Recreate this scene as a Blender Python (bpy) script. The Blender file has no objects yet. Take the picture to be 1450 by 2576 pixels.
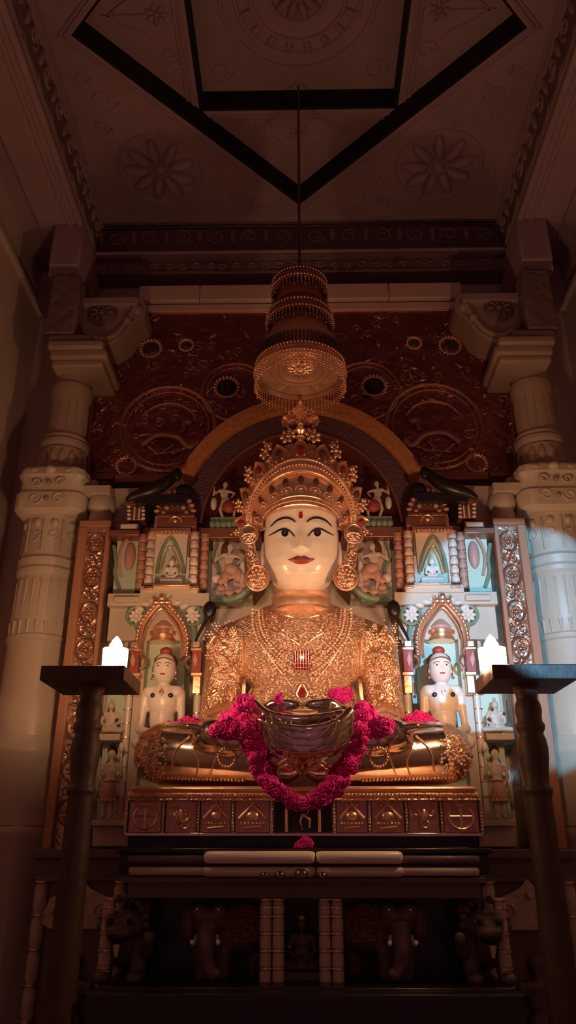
import bpy, math, random
from mathutils import Vector, Matrix
random.seed(7)
C = bpy.context.scene.collection
PI = math.pi

# ---------------------------------------------------------------- camera
F_PX = 1950.0
PITCH, YAW, ROLL = math.radians(23.4), math.radians(1.05), math.radians(0.05)
CAM = Vector((0, 0, 1.5))
R3 = Matrix.Rotation(YAW, 3, 'Z') @ Matrix.Rotation(PI/2+PITCH, 3, 'X') @ Matrix.Rotation(ROLL, 3, 'Z')
cd = bpy.data.cameras.new('camera'); cam = bpy.data.objects.new('camera', cd); C.objects.link(cam)
cam.matrix_world = Matrix.Translation(CAM) @ R3.to_4x4()
cd.sensor_fit = 'VERTICAL'; cd.sensor_height = 36.0; cd.lens = 36.0*F_PX/2576
cd.clip_start = 0.02
bpy.context.scene.camera = cam

def pix(px, py, Y):
    d = R3 @ Vector(((px-725)/F_PX, -(py-1288)/F_PX, -1))
    return CAM + d*(Y/d.y)
def S(ox, py, Y):
    """point at depth Y, ox photo-pixels beside the plane of symmetry X=0, at image row py"""
    d = R3 @ Vector((0, -(py-1288)/F_PX, -1)); t = Y/d.y
    return Vector((ox*t/F_PX, Y, CAM.z+d.z*t))
def Z(py, Y): return S(0, py, Y).z

# ---------------------------------------------------------------- world, exposure, lights
sc = bpy.context.scene
sc.view_settings.view_transform = 'Standard'; sc.view_settings.look = 'None'
sc.view_settings.exposure = 0.0; sc.view_settings.gamma = 1.0
sc.view_settings.use_curve_mapping = False
w = bpy.data.worlds.new('world'); sc.world = w; w.use_nodes = True
w.node_tree.nodes['Background'].inputs[0].default_value = (1.0, 0.34, 0.42, 1)
w.node_tree.nodes['Background'].inputs[1].default_value = 0.11
FLAME = 138.0       # emission of the burning candle cups

def spot(name, loc, target, color, power, size, blend, radius):
    l = bpy.data.lights.new(name, 'SPOT'); l.color = color; l.energy = power
    l.spot_size = math.radians(size); l.spot_blend = blend; l.shadow_soft_size = radius
    o = bpy.data.objects.new(name, l); C.objects.link(o); o.location = loc
    o.rotation_euler = (Vector(target)-Vector(loc)).to_track_quat('-Z', 'Y').to_euler()
    return o
# cool lamp in the hall behind the viewer, falling on the photo's right side
spot('cool_hall_lamp', (0.62, 0.3, 2.25), pix(1322, 1600, 3.0), (0.22, 0.60, 1.0), 320, 21.0, 0.10, 0.02)
# unseen warm fill added to brighten the idol's face and chest
spot('warm_face_fill', (0.0, 0.2, 1.9), (0, 2.7, 2.35), (1.0, 0.60, 0.42), 72, 26, 1.0, 0.05)

# ---------------------------------------------------------------- materials
def mat(name, col, rough=0.5, metal=0.0, bump=None, var=None, emit=None, spec=0.5, coat=0.0, sss=0.0):
    """bump = (kind, scale, strength); var = (scale, colour2, sharpness)"""
    m = bpy.data.materials.new(name); m.use_nodes = True
    nt = m.node_tree; b = nt.nodes['Principled BSDF']
    b.inputs['Base Color'].default_value = (*col, 1)
    b.inputs['Roughness'].default_value = rough; b.inputs['Metallic'].default_value = metal
    b.inputs['Specular IOR Level'].default_value = spec
    b.inputs['Coat Weight'].default_value = coat
    if sss:
        b.inputs['Subsurface Weight'].default_value = sss; b.inputs['Subsurface Radius'].default_value = (0.02, 0.01, 0.006)
        b.inputs['Subsurface Scale'].default_value = 1.0
    tc = nt.nodes.new('ShaderNodeTexCoord')
    if var:
        n = nt.nodes.new('ShaderNodeTexNoise'); n.inputs['Scale'].default_value = var[0]; n.inputs['Detail'].default_value = 6
        nt.links.new(tc.outputs['Object'], n.inputs['Vector'])
        cr = nt.nodes.new('ShaderNodeValToRGB'); k = var[2]
        cr.color_ramp.elements[0].position = 0.5-k; cr.color_ramp.elements[1].position = 0.5+k
        cr.color_ramp.elements[0].color = (*col, 1); cr.color_ramp.elements[1].color = (*var[1], 1)
        nt.links.new(n.outputs['Fac'], cr.inputs['Fac']); nt.links.new(cr.outputs['Color'], b.inputs['Base Color'])
    if bump:
        kind, scale, st = bump
        bp = nt.nodes.new('ShaderNodeBump'); bp.inputs['Strength'].default_value = st; bp.inputs['Distance'].default_value = 0.012
        nz = nt.nodes.new('ShaderNodeTexNoise'); nz.inputs['Scale'].default_value = scale; nz.inputs['Detail'].default_value = 3
        nt.links.new(tc.outputs['Object'], nz.inputs['Vector'])
        if kind == 'noise':
            nt.links.new(nz.outputs['Fac'], bp.inputs['Height'])
        else:
            vo = nt.nodes.new('ShaderNodeTexVoronoi'); vo.inputs['Scale'].default_value = scale
            vo.feature = 'SMOOTH_F1' if kind == 'beads' else 'F1'
            mx = nt.nodes.new('ShaderNodeMixRGB'); mx.inputs['Fac'].default_value = 0.08
            nt.links.new(tc.outputs['Object'], mx.inputs['Color1']); nt.links.new(nz.outputs['Color'], mx.inputs['Color2'])
            nt.links.new(mx.outputs['Color'], vo.inputs['Vector'])
            nt.links.new(vo.outputs['Distance'], bp.inputs['Height'])
        nt.links.new(bp.outputs['Normal'], b.inputs['Normal'])
    if emit:
        b.inputs['Emission Color'].default_value = (*emit[0], 1); b.inputs['Emission Strength'].default_value = emit[1]
    return m

M = dict(
 marble = mat('cream_marble', (.66,.58,.46), .42, bump=('noise',14,.12), var=(3,(.56,.47,.36),.3)),
 upperm = mat('darker_upper_marble', (.44,.33,.27), .5, bump=('noise',14,.2), var=(3,(.34,.25,.20),.3)),  # darker brown marble for upper shaft, capital and bracket
 pinkm = mat('pinkish_lintel_marble', (.80,.60,.54), .45, bump=('noise',14,.12)),
 foil = mat('dull_gilt_foil', (.56,.42,.32), .36, .65, bump=('beads',26,.8)),
 framec = mat('ochre_painted_frame', (.46,.23,.135), .5, bump=('noise',20,.2)),
 carved = mat('carved_marble', (.62,.54,.42), .5, bump=('beads',26,.5), var=(5,(.5,.41,.3),.3)),
 wallst = mat('plastered_stone', (.62,.50,.44), .7, bump=('noise',6,.2), var=(2,(.54,.42,.36),.3)),
 stone = mat('pinkish_ceiling_stone', (.42,.30,.33), .7, bump=('noise',9,.3), var=(3,(.31,.21,.24),.3)),  # greyish pink stone, mottled by noise
 stonec = mat('reddish_carved_stone', (.26,.17,.17), .65, bump=('beads',22,.8), var=(6,(.15,.10,.10),.3)),  # dark reddish stone, mottled by noise
 risershade = mat('shade_black_riser', (.008,.006,.006), .8),  # shade in the ceiling steps put into a black colour
 gold = mat('gold', (.95,.63,.43), .33, .9, bump=('noise',40,.12)),
 goldeng = mat('engraved_gold', (.92,.62,.42), .27, .85, bump=('beads',34,1.0), var=(30,(.8,.45,.27),.2)),
 goldfine = mat('fine_engraved_gold', (.93,.64,.45), .28, .82, bump=('beads',60,1.0)),
 goldsm = mat('smooth_gold_plate', (.93,.61,.42), .42, .8, bump=('noise',22,.25)),
 copper = mat('reddish_gold_sheet', (.38,.15,.14), .30, .8, bump=('beads',22,.9), var=(9,(.27,.09,.09),.2)),
 copperf = mat('reddish_gold_frame', (.42,.18,.12), .42, .7, bump=('noise',30,.2)),
 silver = mat('polished_silver_gilt', (.80,.70,.60), .15, 1.0, bump=('noise',12,.22)),
 darksil = mat('dark_polished_metal', (.22,.15,.11), .2, .9, bump=('noise',16,.2)),
 face = mat('polished_white_marble', (.86,.76,.62), .28, spec=.45, coat=.12, sss=.1),
 white = mat('white_marble', (.80,.74,.66), .3, sss=.05),
 black = mat('black_paint', (.012,.009,.008), .35),
 brown = mat('brown_paint', (.12,.04,.02), .5),
 lips = mat('red_lip_paint', (.30,.05,.04), .45),
 ruby = mat('ruby_red', (.30,.012,.03), .15, coat=.6),
 green = mat('green_enamel', (.22,.32,.22), .4, bump=('noise',30,.3)),
 teal = mat('pale_teal_paint', (.58,.76,.60), .45, var=(4,(.66,.80,.62),.3)),
 pink = mat('pink_paint', (.60,.34,.27), .45),
 red = mat('red_paint', (.38,.06,.045), .45),
 orange = mat('orange_ribbon', (.52,.20,.08), .6, bump=('noise',30,.6), var=(40,(.62,.28,.1),.15)),
 purple = mat('dusky_purple_band', (.14,.07,.09), .55, bump=('beads',50,.6)),
 maroon = mat('maroon_velvet', (.10,.018,.022), .8, bump=('noise',30,.5)),
 petal = mat('magenta_petal', (.85,.030,.42), .6, var=(25,(.60,.015,.26),.2)),
 wood = mat('dark_turned_wood', (.09,.055,.04), .5, bump=('noise',30,.25), var=(10,(.055,.034,.026),.3)),
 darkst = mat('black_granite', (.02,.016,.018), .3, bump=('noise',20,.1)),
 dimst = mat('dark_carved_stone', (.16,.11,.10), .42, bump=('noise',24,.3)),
 netgold = mat('gold_netting', (.75,.38,.18), .3, .9, bump=('cells',70,.9)),
 glow = mat('burning_candle_cup', (.9,.7,.5), .4, emit=((1.0,.53,.27), FLAME)),
 flame = mat('flame', (.9,.7,.5), .4, emit=((1.0,.56,.29), FLAME*1.3)),
 jewel = mat('sparkling_stud', (1.0,.80,.66), .22, .55, coat=.5),
 bronze = mat('embossed_bronze', (.58,.33,.22), .28, .85, bump=('noise',30,.4)),
)

# ---------------------------------------------------------------- mesh builder
_t = (1+5**.5)/2
_IV = [Vector(v).normalized() for v in [(-1,_t,0),(1,_t,0),(-1,-_t,0),(1,-_t,0),(0,-1,_t),(0,1,_t),(0,-1,-_t),(0,1,-_t),(_t,0,-1),(_t,0,1),(-_t,0,-1),(-_t,0,1)]]
_IF = [(0,11,5),(0,5,1),(0,1,7),(0,7,10),(0,10,11),(1,5,9),(5,11,4),(11,10,2),(10,7,6),(7,1,8),(3,9,4),(3,4,2),(3,2,6),(3,6,8),(3,8,9),(4,9,5),(2,4,11),(6,2,10),(8,6,7),(9,8,1)]
def _sub():
    V = list(_IV); F = []; c = {}
    def mid(a,b):
        k = (min(a,b),max(a,b))
        if k not in c: V.append(((V[a]+V[b])/2).normalized()); c[k] = len(V)-1
        return c[k]
    for a,b,d in _IF:
        x,y,z = mid(a,b),mid(b,d),mid(d,a); F.extend([(a,x,z),(x,b,y),(z,y,d),(x,y,z)])
    return V,F
_IV2,_IF2 = _sub()

def world_loc(o):
    v = Vector((0,0,0))
    while o: v += o.location; o = o.parent
    return v

class MB:
    def __init__(s): s.v=[]; s.f=[]; s.m=[]
    def add(s, vs, fs, mi=0):
        n = len(s.v); s.v.extend(tuple(v) for v in vs); s.f.extend(tuple(i+n for i in f) for f in fs); s.m.extend([mi]*len(fs)); return s
    def box(s, a, b, mi=0, M4=None):
        x0,y0,z0 = a; x1,y1,z1 = b
        vs = [Vector(p) for p in [(x0,y0,z0),(x1,y0,z0),(x1,y1,z0),(x0,y1,z0),(x0,y0,z1),(x1,y0,z1),(x1,y1,z1),(x0,y1,z1)]]
        if M4: vs = [M4@v for v in vs]
        return s.add(vs, [(0,3,2,1),(4,5,6,7),(0,1,5,4),(1,2,6,5),(2,3,7,6),(3,0,4,7)], mi)
    def bead(s, c, r, mi=0):
        c = Vector(c); r = Vector(r) if hasattr(r,'__len__') else Vector((r,r,r))
        return s.add([Vector((c.x+v.x*r.x, c.y+v.y*r.y, c.z+v.z*r.z)) for v in _IV2], _IF2, mi)
    def ell(s, c, r, R=None, mi=0, nu=20, nv=12):
        c = Vector(c); vs=[]; fs=[]
        for j in range(nv+1):
            th = PI*j/nv
            for i in range(nu):
                ph = 2*PI*i/nu
                p = Vector((r[0]*math.sin(th)*math.cos(ph), r[1]*math.sin(th)*math.sin(ph), r[2]*math.cos(th)))
                if R: p = R@p
                vs.append(c+p)
        for j in range(nv):
            for i in range(nu):
                k = (i+1)%nu; fs.append((j*nu+i,(j+1)*nu+i,(j+1)*nu+k,j*nu+k))
        return s.add(vs, fs, mi)
    def tube(s, pts, r, n=8, closed=False, mi=0, flat=1.0, ref=None):
        pts = [Vector(p) for p in pts]; N = len(pts); vs=[]; fs=[]
        rs = r if hasattr(r,'__len__') else [r]*N
        ref = Vector(ref) if ref else None; prev=None
        for i,p in enumerate(pts):
            if closed: t = pts[(i+1)%N]-pts[i-1]
            else: t = pts[min(i+1,N-1)]-pts[max(i-1,0)]
            if t.length < 1e-9: t = Vector((0,0,1))
            t.normalize()
            if prev is None:
                a = ref if ref else (Vector((0,1,0)) if abs(t.y)<.9 else Vector((1,0,0)))
            else: a = ref if ref else prev
            u = (a - t*a.dot(t))
            if u.length < 1e-6: u = Vector((1,0,0)) - t*t.x
            u.normalize(); prev = u; w_ = t.cross(u)
            for k in range(n):
                an = 2*PI*k/n; vs.append(p + u*(math.cos(an)*rs[i]*flat) + w_*(math.sin(an)*rs[i]))
        for i in range(N if closed else N-1):
            j = (i+1)%N
            for k in range(n):
                l = (k+1)%n; fs.append((i*n+k,i*n+l,j*n+l,j*n+k))
        if not closed:
            fs.append(tuple(range(n-1,-1,-1))); fs.append(tuple((N-1)*n+k for k in range(n)))
        return s.add(vs, fs, mi)
    def lathe(s, prof, c, n=40, mi=0, sq=None, caps=True):
        """prof: (radius, z) from low to high, world z; c: (x,y); sq: superellipse exponent for squared sections"""
        vs=[]; fs=[]
        for r,z in prof:
            for i in range(n):
                a = 2*PI*(i+.5)/n; ca,sa = math.cos(a),math.sin(a)
                k = 1.0
                if sq: k = 1/((abs(ca)**sq+abs(sa)**sq)**(1/sq))
                vs.append((c[0]+r*k*ca, c[1]+r*k*sa, z))
        for j in range(len(prof)-1):
            for i in range(n):
                k=(i+1)%n; fs.append((j*n+i,j*n+k,(j+1)*n+k,(j+1)*n+i))
        if caps: fs.append(tuple(range(n-1,-1,-1))); b=(len(prof)-1)*n; fs.append(tuple(b+i for i in range(n)))
        return s.add(vs, fs, mi)
    def prism(s, poly, y0, y1, mi=0):
        n=len(poly); vs=[(x,y0,z) for x,z in poly]+[(x,y1,z) for x,z in poly]
        fs=[tuple(range(n)), tuple(range(2*n-1,n-1,-1))]+[((i+1)%n,i,n+i,n+(i+1)%n) for i in range(n)]
        return s.add(vs, fs, mi)
    def prismz(s, poly, z0, z1, mi=0):
        n=len(poly); vs=[(x,y,z0) for x,y in poly]+[(x,y,z1) for x,y in poly]
        fs=[tuple(range(n-1,-1,-1)), tuple(range(n,2*n))]+[(i,(i+1)%n,n+(i+1)%n,n+i) for i in range(n)]
        return s.add(vs, fs, mi)
    def band(s, outer, inner, y0, y1, mi=0):
        """open strip between two polylines (x,z), extruded y0..y1"""
        n=len(outer); vs=[]; fs=[]
        for (a,b) in ((outer,y0),(inner,y0),(outer,y1),(inner,y1)):
            vs += [(x,b,z) for x,z in a]
        for i in range(n-1):
            fs += [(i,i+1,n+i+1,n+i),(2*n+i,3*n+i,3*n+i+1,2*n+i+1),(i,2*n+i,2*n+i+1,i+1),(n+i,n+i+1,3*n+i+1,3*n+i)]
        fs += [(0,n,3*n,2*n),(n-1,3*n-1,4*n-1,2*n-1)]
        return s.add(vs, fs, mi)
    def build(s, name, m, parent=None, bevel=0.0, smooth=True, angle=40, vox=0, sm=0, assign=None):
        me = bpy.data.meshes.new(name); off = world_loc(parent) if parent else None
        o = bpy.data.objects.new(name, me); C.objects.link(o)
        if parent is None:
            xs=[v[0] for v in s.v]; ys=[v[1] for v in s.v]; zs=[v[2] for v in s.v]
            off = Vector(((min(xs)+max(xs))/2,(min(ys)+max(ys))/2,min(zs))); o.location = off
        else: o.parent = parent
        me.from_pydata([(v[0]-off.x,v[1]-off.y,v[2]-off.z) for v in s.v], [], s.f)
        ms = m if isinstance(m,(list,tuple)) else [m]
        for q in ms: me.materials.append(q)
        if len(ms)>1 and not vox: me.polygons.foreach_set('material_index', s.m)
        if vox:
            md=o.modifiers.new('r','REMESH'); md.mode='VOXEL'; md.voxel_size=vox
            if sm: m2=o.modifiers.new('s','SMOOTH'); m2.factor=.6; m2.iterations=sm
            dg=bpy.context.evaluated_depsgraph_get(); ne=bpy.data.meshes.new_from_object(o.evaluated_get(dg))
            o.modifiers.clear(); o.data=ne; bpy.data.meshes.remove(me); me=ne; me.name=name
            me.materials.clear()
            for q in ms: me.materials.append(q)
            if assign:
                for p in me.polygons: p.material_index = assign(p.center+off)
        me.polygons.foreach_set('use_smooth',[bool(smooth)]*len(me.polygons))
        if smooth and not vox: me.set_sharp_from_angle(angle=math.radians(angle))
        if bevel:
            b=o.modifiers.new('bevel','BEVEL'); b.width=bevel; b.segments=2; b.limit_method='ANGLE'; b.angle_limit=math.radians(50)
        me.update()
        return o

def tag(o, label=None, cat=None, group=None, kind=None):
    if label: o['label']=label
    if cat: o['category']=cat
    if group: o['group']=group
    if kind: o['kind']=kind
    return o
def thing(name, loc, label, cat, group=None):
    o=bpy.data.objects.new(name,None); o.empty_display_size=.05; C.objects.link(o); o.location=loc
    return tag(o,label,cat,group)
def struct(o): o['kind']='structure'; return o
def copy_tree(o, parent=None):
    c=o.copy(); C.objects.link(c); c.parent=parent
    for ch in list(o.children): copy_tree(ch,c)
    return c
def mirrored(o, label, group=None):
    """the same carved piece on the other side of the altar"""
    c=copy_tree(o); c.location.x=-o.location.x; c.scale.x=-o.scale.x; c['label']=label
    if group: c['group']=group
    return c

def catmull(pts, n=8, closed=False):
    P=[Vector(p) for p in pts]; out=[]; N=len(P)
    for i in range(N if closed else N-1):
        if closed: a,b,c,d=P[i-1],P[i],P[(i+1)%N],P[(i+2)%N]
        else: a,b,c,d=P[max(i-1,0)],P[i],P[i+1],P[min(i+2,N-1)]
        for k in range(n):
            t=k/n; out.append(.5*((2*b)+(c-a)*t+(2*a-5*b+4*c-d)*t*t+(3*b-a-3*c+d)*t**3))
    if not closed: out.append(P[-1])
    return out
def circ(c, r, n=24, u=(1,0,0), v=(0,0,1), a0=0, a1=2*PI, rz=None, closed=True):
    c=Vector(c); u=Vector(u); v=Vector(v); rz=rz or r
    m=n if closed else n+1
    return [c+u*(r*math.cos(a0+(a1-a0)*i/n))+v*(rz*math.sin(a0+(a1-a0)*i/n)) for i in range(m)]
def spiral(mb, c, r, turns, th0, tr, sgn=1, u=(1,0,0), v=(0,0,1), mi=0):
    c=Vector(c); u=Vector(u); v=Vector(v); pts=[]; rr=[]; n=int(14*turns)
    for i in range(n+1):
        q=i/n; R_=r*(1-.8*q); a=th0+sgn*q*turns*2*PI
        pts.append(c+u*(R_*math.cos(a))+v*(R_*math.sin(a))); rr.append(tr*(1-.4*q))
    mb.tube(pts, rr, 6, mi=mi)
def rosette(mb, c, R, n, pr, pw, depth, u=(1,0,0), v=(0,0,1), hub=None, mi=0, a0=0):
    """ring of flattened petals in the u,v plane, hub in the middle"""
    c=Vector(c); u=Vector(u); v=Vector(v); w_=u.cross(v)
    for k in range(n):
        a=a0+2*PI*k/n; d=u*math.cos(a)+v*math.sin(a); e=w_.cross(d)
        Rm=Matrix((d,e,w_)).transposed()
        mb.ell(c+d*(R-pr), (pr,pw,depth), Rm, mi=mi, nu=12, nv=8)
    if hub: mb.ell(c, (hub,hub,hub), mi=mi, nu=14, nv=8)
def cap(mb, p0, p1, r0, r1, n=12, mi=0):
    """tapered limb with round ends"""
    p0=Vector(p0); p1=Vector(p1)
    L=(p1-p0).length; d=(p1-p0)/max(L,1e-6)
    pts=[]; rs=[]
    for k in range(5): a=PI/2*k/4; pts.append(p0-d*r0*math.cos(a)); rs.append(max(r0*math.sin(a),.0004))
    for k in range(1,5): a=PI/2*k/4; pts.append(p1+d*r1*math.sin(a)); rs.append(max(r1*math.cos(a),.0004))
    pts.insert(5,p1); rs.insert(5,r1)
    mb.tube(pts, rs, n, mi=mi)
# ================================================================ THE ROOM
YB = 3.42
struct(MB().box((-2,-1.2,-.1),(2,3.9,0)).build('floor', M['wallst']))
struct(MB().box((-1.6,YB+.03,0),(1.6,YB+.2,5.2)).build('wall_back', M['wallst']))
def side_wall(sgn, name):
    b=MB(); x0,x1=sorted((sgn*1.42, sgn*1.6))
    b.box((x0,-1.2,0),(x1,YB+.2,4.16)); xo=sgn*1.45; a,c=sorted((xo,sgn*1.6)); b.box((a,-1.2,4.16),(c,YB+.2,5.2))
    a,c=sorted((sgn*1.395,sgn*1.45)); b.box((a,-1.2,4.145),(c,YB,4.175))
    struct(b.build(name, M['wallst'], bevel=.004))
side_wall(-1,'wall_left'); side_wall(1,'wall_right')
# platform that carries throne, lamp stands and columns
p=MB().box((-1.415,1.55,.001),(1.415,YB+.025,.55)); p.box((-1.415,1.50,.50),(1.415,1.56,.55))
tag(p.build('altar_platform', M['wallst'], bevel=.01),'plain stone platform under the throne, columns and candle stands','platform')

# ---- ceiling: three stepped slabs (square, turned square, square) over a square frieze
ZC, YC0, H1, D1, H2, ST = 4.777, 2.28, 1.13, 1.0, .499, .13
b=MB()
o4=[(-H1,YC0-H1),(H1,YC0-H1),(H1,YC0+H1),(-H1,YC0+H1)]
d4=[(0,YC0-D1),(D1,YC0),(0,YC0+D1),(-D1,YC0)]
md=[(0,YC0-H1),(H1,YC0),(0,YC0+H1),(-H1,YC0)]
for i in range(4):   # i-th corner lies between mid i-1 and mid i
    b.prismz([o4[i],md[i],d4[i],d4[i-1],md[i-1]], ZC, ZC+ST)
s4=[(-H2,YC0-H2),(H2,YC0-H2),(H2,YC0+H2),(-H2,YC0+H2)]
for i in range(4):
    b.prismz([d4[i-1],s4[i],s4[(i+1)%4],d4[i]], ZC+ST, ZC+2*ST)
    b.prismz([d4[i-1],(o4[i][0]*1.02,YC0+(o4[i][1]-YC0)*1.02),d4[i]], ZC+ST, ZC+2*ST)
b.box((-H2-.05,YC0-H2-.05,ZC+2*ST),(H2+.05,YC0+H2+.05,ZC+2*ST+.05))
b.box((-1.6,-1.2,ZC),(1.6,YC0-H1,ZC+.1)); 
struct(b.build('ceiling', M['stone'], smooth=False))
# shade on the risers of the stepped openings, put in as black strips
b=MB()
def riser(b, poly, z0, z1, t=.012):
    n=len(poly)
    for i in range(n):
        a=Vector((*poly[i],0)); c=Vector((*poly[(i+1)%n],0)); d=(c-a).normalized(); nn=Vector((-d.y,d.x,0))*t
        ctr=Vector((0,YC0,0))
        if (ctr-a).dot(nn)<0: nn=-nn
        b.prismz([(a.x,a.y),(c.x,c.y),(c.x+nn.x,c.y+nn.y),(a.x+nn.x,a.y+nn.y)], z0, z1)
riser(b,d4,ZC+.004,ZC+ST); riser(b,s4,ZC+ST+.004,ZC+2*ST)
struct(b.build('ceiling_shade_band', M['risershade'], smooth=False))
# mouldings along each opening
b=MB()
def edge_mould(poly, z, grow):
    P=[]
    for q in poly:
        d=Vector((q[0],q[1]-YC0)); P.append((q[0]+d.x/d.length*grow, q[1]+d.y/d.length*grow, z))
    n=len(P)
    for i in range(n): b.tube([P[i],P[(i+1)%n]],.009,6)
edge_mould(d4,ZC,.03); edge_mould(d4,ZC,.055); edge_mould(s4,ZC+ST,.04); edge_mould(s4,ZC+ST,.075)
edge_mould([(x*.97,YC0+(y-YC0)*.97) for x,y in o4],ZC,0)
U,V=(1,0,0),(0,-1,0)
for sx in (-1,1):
    for sy in (-1,1):
        c=(sx*.73,YC0+sy*.74,ZC+.002)
        rosette(b,c,.20,9,.078,.030,.045,U,V,hub=.034,a0=.3)
        b.tube(circ(c,.222,28,U,V),.012,6,closed=True); b.tube(circ(c,.045,14,U,V),.008,6,closed=True)
        for k in range(7):
            a=PI*2*k/7+.2
            q=Vector(c)+Vector((math.cos(a),math.sin(a),0))*.262
            if abs(q.x)>1.06 or abs(q.y-YC0)>1.06 or abs(q.x)+abs(q.y-YC0)<1.12: continue
            spiral(b,q,.05,1.3,a,.008,1 if k%2 else -1,U,V)
        for (qx,qy,r) in ((.93,.32,.07),(.32,.93,.07),(1.0,.2,.035),(.2,1.0,.035),(.98,.98,.05),(.97,.47,.045),(.47,.97,.045)):
            spiral(b,(sx*qx,YC0+sy*qy,ZC),r,1.4,sx*1.2+sy,.009,sx*sy,U,V)
    # ornaments of the turned square
for dx,dy in ((0,1),(0,-1),(1,0),(-1,0)):
    c=Vector((dx*.63,YC0+dy*.63,ZC+ST)); rosette(b,c,.055,7,.022,.011,.012,U,V,hub=.014)
    t=Vector((-dy,dx,0)); d=Vector((dx,dy,0))
    b.tube([c+d*.05,c+d*.25],.007,6)
    for s_ in (-1,1):
        b.tube(catmull([c+d*.22,c+d*.15+t*s_*.05,c+d*.07+t*s_*.09,c+d*.02+t*s_*.14]),.007,6)
        spiral(b,c+t*s_*.19-d*.03,.05,1.3,0,.007,s_,U,V); spiral(b,c+t*s_*.30-d*.06,.035,1.3,1,.006,-s_,U,V)
# lotus of the top slab
zt=ZC+2*ST; c=(0,YC0,zt)
for r in (.13,.22,.29,.36): b.tube(circ(c,r,40,U,V),.012,6,closed=True)
rosette(b,c,.13,10,.05,.022,.03,U,V,hub=.04); rosette(b,c,.29,18,.035,.018,.02,U,V)
for sx in (-1,1):
    for sy in (-1,1): spiral(b,(sx*.38,YC0+sy*.38,zt),.06,1.5,0,.008,sx*sy,U,V)
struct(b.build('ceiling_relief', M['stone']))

# ---- frieze under the ceiling: carved band with scallops, on the back and both sides
ZF=4.49
b=MB()
b.box((-H1-.02,YC0+H1,ZF),(H1+.02,YC0+H1+.05,ZC)); b.box((-H1-.05,-1.2,ZF),(-H1,YC0+H1+.05,ZC)); b.box((H1,-1.2,ZF),(H1+.05,YC0+H1+.05,ZC))
struct(b.build('trim_1', M['stonec'], smooth=False))
b=MB()
def scallops(fn, L0, L1, n):
    for i in range(n):
        a=L0+(L1-L0)*i/n; c=L0+(L1-L0)*(i+1)/n; m=(a+c)/2; h=(c-a)/2
        b.tube([fn(m-h*math.cos(PI*k/8), ZF+.085-.045*math.sin(PI*k/8)) for k in range(9)],.009,6)
        b.ell(fn(a,ZF+.055),(.012,.012,.03)); 
        spiral(b,fn(m,ZF+.185),.05,1.4,i,.009,1 if i%2 else -1,*fn.ax)
        b.ell(fn(a,ZF+.19),(.018,.018,.05))
def fb(x,z): return Vector((x,YC0+H1-.002,z))
fb.ax=((1,0,0),(0,0,1))
scallops(fb,-H1,H1,12)
for sx in (-1,1):
    def fs(y,z,sx=sx): return Vector((sx*(H1-.002),y,z))
    fs.ax=((0,1,0),(0,0,1)); scallops(fs,1.2,YC0+H1,12)
for z in (ZF+.012,ZC-.03,ZC-.006):
    b.tube([(-H1+.005,1.0,z),(-H1+.005,YC0+H1-.005,z),(H1-.005,YC0+H1-.005,z),(H1-.005,1.0,z)],.012,6)
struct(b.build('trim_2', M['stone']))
# soffit beams on both sides, and the cornice ledges beneath the frieze
for sx,nm in ((-1,'trim_3'),(1,'trim_4')):
    x0,x1=sorted((sx*(H1-.0),sx*1.345)); b=MB().box((x0,-1.2,4.44),(x1,YB,ZF))
    a,c=sorted((sx*1.345,sx*1.46)); b.box((a,-1.2,4.47),(c,YB,4.6))
    a,c=sorted((sx*1.11,sx*1.14)); b.box((a,-1.2,4.43),(c,YB,4.455)); a,c=sorted((sx*1.17,sx*1.19)); b.box((a,-1.2,4.43),(c,YB,4.45))
    struct(b.build(nm, M['stone'], bevel=.004))
b=MB()
b.box((-1.12,3.30,4.445),(1.12,YB+.03,ZF)); b.box((-1.14,3.34,4.37),(1.14,YB+.03,4.445)); b.box((-1.16,3.33,4.355),(1.16,YB+.03,4.375))
struct(b.build('trim_5', M['stonec'], bevel=.004))
b=MB()
for i in range(30): spiral(b,(-1.09+i*.0752,3.338,4.408),.024,1.2,i,.005,1 if i%2 else -1)
b.tube([(-1.11,3.298,4.468),(1.11,3.298,4.468)],.010,8)
struct(b.build('trim_6', M['stone']))
# plain marble lintel above the gold sheet, in blocks
hw=S(405,715,3.28).x; zt_,zb_=Z(714,3.28),Z(752,3.28)
l=thing('marble_lintel',(0,3.3,zb_),'plain pinkish marble lintel blocks above the reddish gold wall sheet','lintel')
edges=[-hw,-hw*.62,-.02,hw*.55,hw]
for i in range(4): MB().box((edges[i]+.001,3.28,zb_),(edges[i+1]-.001,YB+.03,zt_)).build('block', M['pinkm'], l, bevel=.006)
MB().box((-hw*.97,3.30,Z(780,3.3)),(hw*.97,YB+.03,zb_-.012)).build('lower_strip', M['pinkm'], l, bevel=.004)

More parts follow.
